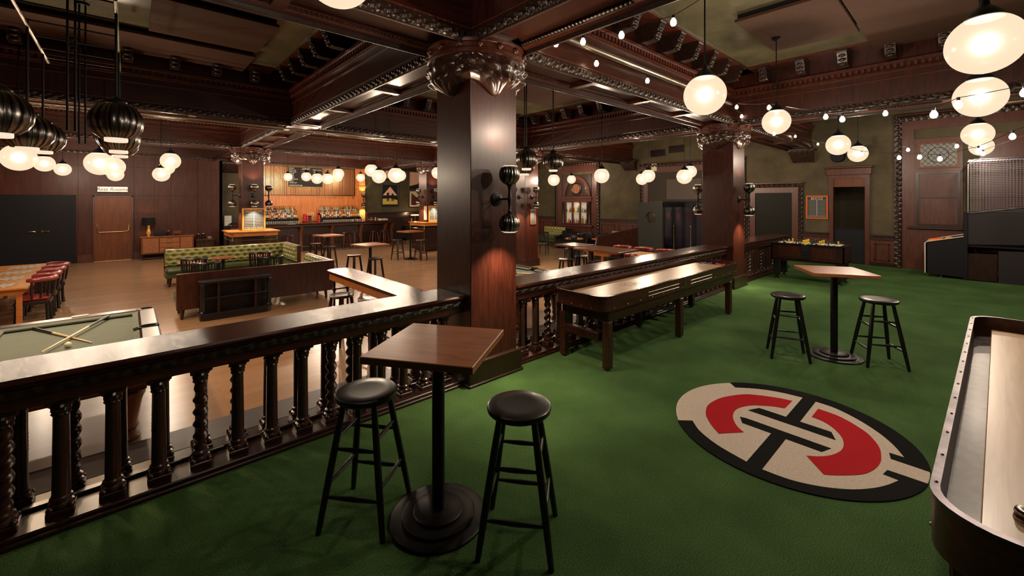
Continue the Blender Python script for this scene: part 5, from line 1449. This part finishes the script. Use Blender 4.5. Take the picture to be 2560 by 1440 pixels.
text('CLASSICS', .085, M['chalk'], (.02, -.036, .40), (PI/2, 0, 0), r); text('COCKTAILS', .075, M['chalk'], (.52, -.036, .36), (PI/2, 0, 0), r); text('SPIRITS', .08, M['chalk'], (.48, -.036, .25), (PI/2, 0, 0), r)
text('UNKNOWN $6', .085, M['chalk'], (-.74, -.036, -.41), (PI/2, 0, 0), r, align='LEFT')
# end column of the bar wall
r = struct('trim_90', MB().box(9.02, 9.35, 21.88, 22.0, G, CEIL), M['barwood'], label='orange pilaster at the right end of the bar wall', cat='pilaster')
MB().box(8.98, 9.39, 21.86, 21.9, 2.55, 2.66, .01).build('capital_block', M['ledge'], r)

# things left of the bar
r = thing('service_counter', 'dark service counter left of the pillar before the bar', 'counter', (3.47, 21.6, G)); MB().box(-.5, .5, -.3, .38, 0, 1.08).build('body', M['matblk'], r); MB().box(-.52, .52, -.33, .38, 1.08, 1.12, .006).build('top', M['dark'], r)
r = thing('document_tray', 'white document rack standing on the dark service counter', 'document rack', (3.18, 21.7, G+1.12)); MB().box(-.13, .13, -.06, .06, 0, .42, .005).build('rack', M['paper'], r); MB().box(-.12, .12, -.064, -.06, .20, .205).build('divider', M['inkd'], r)
r = thing('book_pile', 'pile of black books on the dark service counter', 'books', (3.38, 21.6, G+1.12)); MB().box(-.16, .16, -.1, .1, 0, .04, .003).box(-.15, .13, -.1, .1, .042, .08, .003).box(-.12, .14, -.09, .1, .082, .11, .003).build('books', M['matblk'], r)

# ------------------------------------------------------------------ posters on the back wall
def poster(x, z, w, h, kind, label):
    r = thing('framed_print', label, 'picture', (x, 21.985, z)); f = .05
    mb = MB(); mb.box(-w/2, w/2, -.03, .01, -h/2, -h/2+f, .004); mb.box(-w/2, w/2, -.03, .01, h/2-f, h/2, .004); mb.box(-w/2, -w/2+f, -.03, .01, -h/2+f, h/2-f, .004); mb.box(w/2-f, w/2, -.03, .01, -h/2+f, h/2-f, .004)
    mb.build('frame', M['black'], r)
    a, b = w/2-f, h/2-f
    if kind == 0:
        MB().box(-a, a, -.01, 0, -b, b).build('dark_print', M['inkd'], r)
        MB().prism([(-a*.92, -.0*b), (a*.92, .0), (.0, b*.82)], -.012, -.010, 'xz').build('pale_triangle', M['pink'], r)
        MB().prism([(-a*.95, -b*.85), (a*.95, -b*.85), (a*.95, -b*.45), (0, -b*.28), (-a*.95, -b*.32)], -.012, -.010, 'xz').build('ochre_ground', M['ochre'], r)
        mb = MB()
        for cx, s in ((-.12*w/.95, 1.0), (.14*w/.95, .88)):
            hgt = .50*s; zb = -b*.55
            mb.lathe([(.001, .030), (.03, .0), (.001, -.030)], 12, (cx, -.0135, zb+hgt), axis='z')
            mb.prism([(cx-.075, zb+hgt-.04), (cx+.075, zb+hgt-.04), (cx+.06, zb+hgt*.48), (cx+.07, zb), (cx+.02, zb), (cx, zb+hgt*.42), (cx-.02, zb), (cx-.07, zb), (cx-.06, zb+hgt*.48)], -.0145, -.0125, 'xz')
        mb.build('two_figures', M['inkd'], r)
    elif kind == 1:
        MB().box(-a, a, -.01, 0, -b, b).build('pale_print', M['pink'], r)
        MB().prism([(-a, -b), (a, -b), (a, b*.45), (a*.2, -b*.45), (-a, -b*.7)], -.012, -.010, 'xz').build('dark_slope', M['inkd'], r)
    else:
        MB().box(-a, a, -.01, 0, -b, b).build('pale_print', M['lab_y'] if 'lab_y' in M else M['pink'], r)
        MB().prism([(-a*.8, -b*.8), (a*.9, -b*.8), (a*.9, b*.7), (a*.1, b*.2), (-a*.7, b*.75)], -.012, -.010, 'xz').build('dark_scene', M['maroon'], r)
    return r
poster(10.82, 2.18, 1.03, 1.28, 0, 'framed print of two figures before a pale triangle, right of the bar')
poster(12.45, 3.06, .95, 1.05, 1, 'framed pale print with a dark slope, upper one beside the big pillar')
poster(12.45, 1.98, .95, 1.0, 2, 'framed brown photo print below the pale one beside the big pillar')
poster(10.75, 3.28, .55, .62, 1, 'small framed print partly behind the cluster of globes')
struct('trim_91', MB().box(9.4, 16.15, 21.85, 22.0, G, 1.18, .01).box(9.4, 16.15, 21.80, 22.0, 1.18, 1.24, .01), M['dark'], label='dark wainscot below the framed prints', cat='wainscot')
r = thing('table_lamp', 'low lamp with pale shade glowing below the framed brown print', 'lamp', (12.0, 21.3, G+.80)); MB().lathe([(.05, 0), (.05, .01), (.015, .02), (.015, .52)], 12).build('stand', M['brass'], r); MB().lathe([(.24, .54), (.22, .60)], 24, caps=False).build('shade', M['signglow'], r)
light('lamp_bulb_light', 'POINT', (0, 0, .66), 12, (1, .62, .34), r, shadow_soft_size=.05)
r = thing('console_cabinet', 'dark console cabinet under the lamp at the back wall', 'cabinet', (12.0, 21.4, G)); MB().box(-.6, .6, -.2, .35, 0, .77).build('body', M['dark'], r); MB().box(-.62, .62, -.22, .36, .77, .80, .005).build('top', M['mahog_x'], r)
r = thing('wall_bench', 'dark tufted bench along the wall under the triangle print', 'bench', (10.6, 21.3, G)); MB().box(-.75, .75, .2, .45, .1, 1.2, .03).build('back', M['dark'], r); MB().box(-.75, .75, -.3, .2, .1, .45, .04).build('seat', M['black'], r)
r = thing('wooden_pepper_mill', 'pale turned wooden mill on the console left of the pillar ledge', 'mill', (11.75, 21.25, G+.80)); MB().lathe([(.05, 0), (.05, .05), (.03, .14), (.045, .22), (.03, .30), (.035, .36), (.01, .40)], 16).build('body', M['lampbase'], r)

# ------------------------------------------------------------------ right wall
XW = 16.2
def frame_yz(mb, y0, y1, z0, z1, t, d0, d1, bottom=False):
    mb.box(XW-d1, XW-d0, y0, y0+t, z0, z1); mb.box(XW-d1, XW-d0, y1-t, y1, z0, z1); mb.box(XW-d1, XW-d0, y0+t, y1-t, z1-t, z1)
    if bottom: mb.box(XW-d1, XW-d0, y0+t, y1-t, z0, z0+t)
    return mb
def egg_frame(mb, y0, y1, z0, z1, t, d, step=.03):
    for yy in (y0, y1-t):
        o = len(mb.v)
        n = int((z1-z0)/step)
        mb.grid(5, n, lambda u, v: (XW-d-.045*relief(z0+(z1-z0)*v, .02+.96*u if 0 < u < 1 else 0, 'leaf'), yy+t*u, z0+(z1-z0)*v))
    n = int((y1-y0)/step)
    mb.grid(n, 5, lambda u, v: (XW-d-.045*relief(y0+(y1-y0)*u, v, 'leaf'), y0+(y1-y0)*u, z1-t+t*v))
    return mb
def wall_frame(n, y0, y1, z0, z1, label, inner=.18, outer=.12):
    r = struct('trim_%d' % n, frame_yz(MB(), y0, y1, z0, z1, outer, 0, .07), M['carve'], label=label, cat='wall frame')
    egg_frame(MB(), y0, y1, z0, z1, outer, .07).build('carved_border', M['carve'], r)
    frame_yz(MB(), y0+outer, y1-outer, z0, z1-outer, inner, 0, .05).build('flat_border', M['redwood'], r)
    MB().box(XW-.10, XW, y0-.03, y1+.03, z1, z1+.04, .01).build('cap_moulding', M['redwood'], r)
    return r
# dark niche beside the foosball table, its inner shade painted by a near-black sheet
r = wall_frame(40, 3.74, 5.44, 0, 2.46, 'carved frame around the blank dark opening behind the foosball table')
MB().box(XW-.02, XW-.005, 4.04, 5.14, 0, 2.16).build('opening_dark_sheet', plain('opening_shade_black', (.006, .006, .003), .5), r)
# open doorway with entablature
r = struct('door_3', frame_yz(MB(), 2.07, 3.05, 0, 2.68, .11, -.1, .06), M['redwood'], label='open doorway with heavy wooden frame in the far right wall', cat='doorway')
MB().box(XW-.11, XW, 2.02, 3.10, 2.68, 2.88, .01).box(XW-.16, XW, 1.98, 3.14, 2.88, 2.94, .015).build('entablature', M['redwood'], r)
MB().box(XW-.02, XW+.05, 2.18, 2.94, 2.32, 2.57).build('transom_panel', M['doorwood'], r)
MB().box(XW+.0, XW+.05, 2.18, 2.94, 0, 1.03).box(XW-.02, XW+.07, 2.18, 2.94, 1.03, 1.06, .004).build('half_door', M['matblk'], r)
light('corridor_light', 'POINT', (17.3, 2.2, 2.6), 2, (1, .75, .5), None, shadow_soft_size=.1)
# wainscot pieces
def wains(n, y0, y1, label, zb=0.0, zt=.85):
    r = struct('trim_%d' % n, MB().box(XW-.05, XW, y0, y1, zb, zt), M['redwood'], label=label, cat='wainscot')
    MB().box(XW-.12, XW, y0, y1, zt, zt+.05, .012).box(XW-.08, XW, y0, y1, zt-.10, zt-.04, .008).build('chair_rail', M['carve'], r)
    k = max(1, round((y1-y0)/.9)); w_ = (y1-y0)/k
    for i in range(k):
        a, b = y0+i*w_+.10, y0+(i+1)*w_-.10; mb = MB()
        t = .03
        for q in ((a, a+t, zb+.15, zt-.2), (b-t, b, zb+.15, zt-.2)): mb.box(XW-.065, XW-.05, *q)
        mb.box(XW-.065, XW-.05, a, b, zb+.15, zb+.18); mb.box(XW-.065, XW-.05, a, b, zt-.23, zt-.2); mb.build('panel_moulding', M['mahog'], r)
    MB().box(XW-.07, XW, y0, y1, zb, zb+.10, .01).build('skirting', M['dark'], r)
    return r
wains(41, 1.53, 2.06, 'short red brown wainscot right of the open doorway')
wains(42, 3.06, 3.74, 'short red brown wainscot below the BOCCE board')
# window alcove with big carved frame
r = wall_frame(43, -3.4, 1.53, 0, 4.28, 'huge carved frame around the leaded window alcove', .25, .16)
for (y0, y1) in ((.20, 1.12), (-1.0, -.1), (-2.2, -1.3)):
    MB().box(XW-.04, XW, y0, y1, 1.18, 3.60).build('alcove_back', M['redwood'], r)
    mb = frame_yz(MB(), y0+.04, y1-.04, 1.22, 2.68, .05, .04, .07, True); mb.box(XW-.07, XW-.04, y0+.09, y1-.09, 1.97, 2.02); mb.build('shutter_panel', M['dark'], r)
MB().box(XW-.05, XW, -3.0, 1.12, 0, 1.12).build('alcove_wainscot', M['redwood'], r)
MB().box(XW-.14, XW, -3.0, 1.25, 1.12, 1.19, .015).build('alcove_sill', M['carve'], r)
for (y0, y1) in ((.30, 1.0), (-.92, -.18)):
    mb = frame_yz(MB(), y0-.06, y1+.06, 2.78, 3.50, .06, .04, .10, True); mb.build('window_sash', M['doorwood'], r)
win = struct('window_1', MB().box(XW-.055, XW-.045, .30, 1.0, 2.84, 3.44), M['stainw'], label='leaded stained glass window high in the far right wall', cat='window')
mb = MB()
for i in range(-6, 12):
    for s in (-1, 1):
        y = .30+i*.12; pts = []
        a = (y, 2.84); b = (y+s*.50, 3.44)
        n = 12
        seg = [(a[0]+(b[0]-a[0])*k/n, a[1]+(b[1]-a[1])*k/n) for k in range(n+1)]; seg = [q for q in seg if .30 <= q[0] <= 1.0]
        if len(seg) > 1: mb.tube([(XW-.058, q[0], q[1]) for q in seg], .006, 4)
mb.tube([(XW-.060, .65+.2*math.cos(t), 3.14+.2*math.sin(t)) for t in [2*PI*i/24 for i in range(25)]], .008, 4)
mb.build('lead_lines', M['inkd'], win)
# corbels where the beams meet the wall
for n, (y, z, lb) in enumerate(((3.72, 3.1, 'carved corbel under the beam on the far right wall'), (10.05, 3.17, 'carved corbel under the beam right of the clock window'))):
    mb = MB(); mb.grid(24, 20, lambda u, v: (XW-(.06+.30*v**.8+.03*relief(u*.7, v, 'leaf')), y-.36+.72*u+ (0.1*(1-v)*(1 if u < .5 else -1)*abs(u-.5)*2), z+.40*v))
    mb.box(XW-.34, XW, y-.37, y+.37, z+.40, z+.47, .01); mb.box(XW-.10, XW, y-.28, y+.28, z, z+.40)
    struct('trim_%d' % (50+n), mb, M['carve'], label=lb, cat='corbel')
mb = MB(); mb.grid(24, 20, lambda u, v: (2.93+.72*u, 22.0-(.06+.30*v**.8+.03*relief(u*.7, v, 'leaf')), 3.1+.40*v)); mb.box(2.93, 3.65, 21.66, 22.0, 3.5, 3.57)
struct('trim_52', mb, M['carve'], label='carved corbel on the dark olive wall left of the bar pillar', cat='corbel')
# grey round speakers on the wall behind the globes
for i, (y, z) in enumerate(((2.80, 3.35), (2.25, 3.45))):
    r = thing('round_wall_speaker', ['round dark ceiling speaker below the left wall globe above the doorway', 'round dark speaker behind the right wall globe above the doorway'][i], 'speaker', (XW-.12, y, z-.1)); MB().lathe([(.16, -.1), (.18, -.06), (.17, .08), (.10, .12)], 28, axis='x').build('housing', M['matblk'], r)
# clock window in the lower hall
r = wall_frame(44, 11.72, 14.42, G, 3.72, 'carved red brown frame around the arched clock window', .32, .13)
ya, yb = 12.14, 13.94; yc = 13.03
MB().box(XW-.05, XW, ya, yb, 2.05, 3.15).build('arch_panel', M['carve'], r)
arc_ = [(yc+.84*math.cos(PI*i/32), 2.12+.96*math.sin(PI*i/32)) for i in range(33)]; arci = [(yc+.70*math.cos(PI*i/32), 2.12+.80*math.sin(PI*i/32)) for i in range(33)]
MB().prism(arc_+arci[::-1], XW-.11, XW-.04, 'yz').build('arch_moulding', M['redwood'], r)
mb = MB(); mb.grid(40, 24, lambda u, v: (XW-.055-.02*relief(u*1.3, .1+.8*((v*6) % 1), 'leaf'), yc-.68+1.36*u, 2.13+.78*v*math.sqrt(max(.02, 1-((u-.5)*2)**2)))); mb.build('carved_lunette', M['carve'], r)
MB().box(XW-.12, XW, ya-.02, yb+.02, 1.98, 2.08, .01).box(XW-.08, XW, ya, yb, 1.84, 1.98).build('impost_rail', M['redwood'], r)
MB().box(XW-.20, XW, ya-.10, yb+.10, .62, .72, .015).box(XW-.08, XW, ya, yb, G, .62).build('sill', M['redwood'], r)
for y in (ya+.10, yb-.10): MB().lathe([(.07, .72), (.05, .78), (.045, 1.74), (.07, 1.84)], 14, (XW-.10, y, 0)).build('column', M['dark'], r)
k = thing('wall_clock', 'round carved clock in the arch above the lit cabinet window', 'clock', (XW-.09, yc, 2.46))
MB().lathe([(.30, 0.0), (.31, -.02), (.27, -.05), (.24, -.03), (.24, -.02)], 40, axis='x', fn=lambda t, z, kk: 1+.03*math.cos(24*t)).build('ring', M['carve'], k)
MB().lathe([(.235, -.015), (.234, -.03)], 32, axis='x').build('dial', plain('copper_dial', (.30, .12, .06), .35, .6), k)
mb = MB(); mb.box(-.042, -.034, -.01, .01, -.15, .02); mb.box(-.042, -.034, -.008, .008, -.02, .10)
for i in range(12): t = 2*PI*i/12; mb.sphere((-.04, .19*math.cos(t), .19*math.sin(t)), .012, 6, 4)
mb.build('hands', M['brass'], k)
w2 = struct('window_2', MB().box(XW-.035, XW-.03, 12.37, 13.70, .76, 1.84), M['winglow'], label='lit cabinet window with bottles under the clock', cat='window')
mb = frame_yz(MB(), 12.33, 13.74, .74, 1.86, .06, .03, .13, True)
for y in (12.78, 12.86, 13.20, 13.28): pass
for y in (12.80, 13.26): mb.box(XW-.13, XW-.03, y-.035, y+.035, .78, 1.84)
mb.build('window_frame', M['redwood'], w2)
MB().box(XW-.09, XW-.035, 12.39, 13.68, 1.30, 1.315).build('shelf', M['paper'], w2)
rnd = random.Random(9)
cols = ['gl_green', 'gl_amber', 'blue', 'gl_clear', 'cream', 'yellow', 'gl_dark', 'red']
for row, zz in ((0, .80), (1, 1.316)):
    for i in range(16):
        y = 12.45+i*.078+rnd.random()*.02; h = .16+.22*rnd.random(); m = rnd.choice(cols)
        if abs(y-12.80) < .05 or abs(y-13.26) < .05: continue
        o = MB().lathe([(.026, 0), (.028, .01), (.028, h*.6), (.01, h*.75), (.01, h)], 10).build('display_bottle', M[m]); o.location = (XW-.07, y, zz)
        lb = '%s ornament on the %s shelf of the lit cabinet window' % ({'gl_green': 'green', 'gl_amber': 'amber', 'blue': 'blue', 'gl_clear': 'clear', 'cream': 'ivory', 'yellow': 'yellow', 'gl_dark': 'dark', 'red': 'red'}[m], ['lower', 'upper'][row]); tag(o, lb, 'ornament', lb)
light('cabinet_light', 'POINT', (XW-.25, 13.0, 1.7), 2.0, (1, .85, .6), None, shadow_soft_size=.05)
wains(45, 14.45, 21.8, 'red brown wainscot left of the clock window', G, 1.02)
wains(46, 8.9, 11.69, 'red brown wainscot right of the clock window', G, 1.02)
# vestibule: big frame, grey panels, stained glass doors, screen with porthole
r = wall_frame(47, 5.45, 9.60, G, 3.42, 'carved frame around the grey entrance vestibule', .22, .14)
MB().box(XW-.04, XW, 5.8, 9.25, 1.9, 3.05).build('grey_overpanel', plain('grey_felt_panel', (.055, .045, .038), .8), r)
MB().box(XW-.06, XW-.03, 7.0, 8.4, 1.95, 2.75).build('inner_panel', plain('lighter_felt_panel', (.11, .092, .078), .8), r)
d = struct('door_4', MB().box(XW-.06, XW-.01, 6.4, 8.55, G, 1.88), M['matblk'], label='dark entrance doors with narrow stained glass panes', cat='door')
for i in range(5):
    y = 6.5+i*.42; MB().box(XW-.07, XW-.06, y, y+.26, .1, 1.78).build('stained_pane', M['stain'], d)
    mb = MB(); mb.prism([(y+.13+.09*math.cos(t), 1.28+.15*math.sin(t)) for t in [2*PI*k/12 for k in range(12)]], XW-.075, XW-.07, 'yz')
    for q in (.04, .10, .16, .22): mb.box(XW-.074, XW-.07, y+q, y+q+.006, .1, 1.78)
    mb.build('pane_tracery', M['maroon'], d)
r = thing('porthole_screen', 'dark standing screen with a round porthole left of the entrance doors', 'screen', (14.4, 8.15, G))
circ = [(-.02+.17*math.cos(2*PI*i/32), 1.55+.20*math.sin(2*PI*i/32)) for i in range(32)]
MB().prism([(-.50, 0), (.50, 0), (.50, 2.13), (-.50, 2.13)], 0, .06, 'yz', holes=[circ]).build('screen_panel', plain('charcoal_screen', (.028, .030, .026), .6), r)
mb = MB(); mb.tube([(-.004, -.02+.185*math.cos(2*PI*i/32), 1.55+.215*math.sin(2*PI*i/32)) for i in range(33)], .014, 8, False); mb.build('porthole_ring', M['dark'], r)
MB().box(.02, 1.7, -.50, -.45, 1.95, 2.13).build('head_rail', M['matblk'], r)
r = thing('red_wood_post', 'short red brown post beside the porthole screen', 'post', (15.6, 8.35, G)); MB().box(-.06, .06, -.10, .10, 0, 1.30, .008).build('post', M['redwood'], r)
for i, (x, y) in enumerate(((15.2, 7.62), (15.2, 6.98))):
    r = thing('brass_stanchion', ['left thin brass stanchion before the entrance doors', 'right thin brass stanchion before the entrance doors'][i], 'stanchion', (x, y, G)); MB().lathe([(.14, 0), (.14, .01), (.02, .03), (.014, .05), (.014, 1.22)], 16).build('pole', M['brass'], r); MB().sphere((0, 0, 1.25), .03, 12, 8).build('knob', M['brass'], r)
for i, (y, z) in enumerate(((8.8, 3.85), (8.0, 3.95))):
    r = thing('wall_vent', ['left dark vent grille above the vestibule frame', 'right dark vent grille above the vestibule frame'][i], 'vent', (XW-.01, y, z)); MB().box(-.03, 0, -.32, .32, -.14, .14).build('frame', M['dark'], r); mb = MB()
    for q in range(8): mb.box(-.04, -.03, -.29, .29, -.12+q*.032, -.108+q*.032)
    mb.build('slats', M['matblk'], r)
r = thing('white_wall_box', 'small white box high on the wall left of the vestibule frame', 'wall box', (XW-.03, 8.95, 3.28)); MB().box(-.05, 0, -.12, .12, -.16, .16, .01).build('box', M['cream'], r)
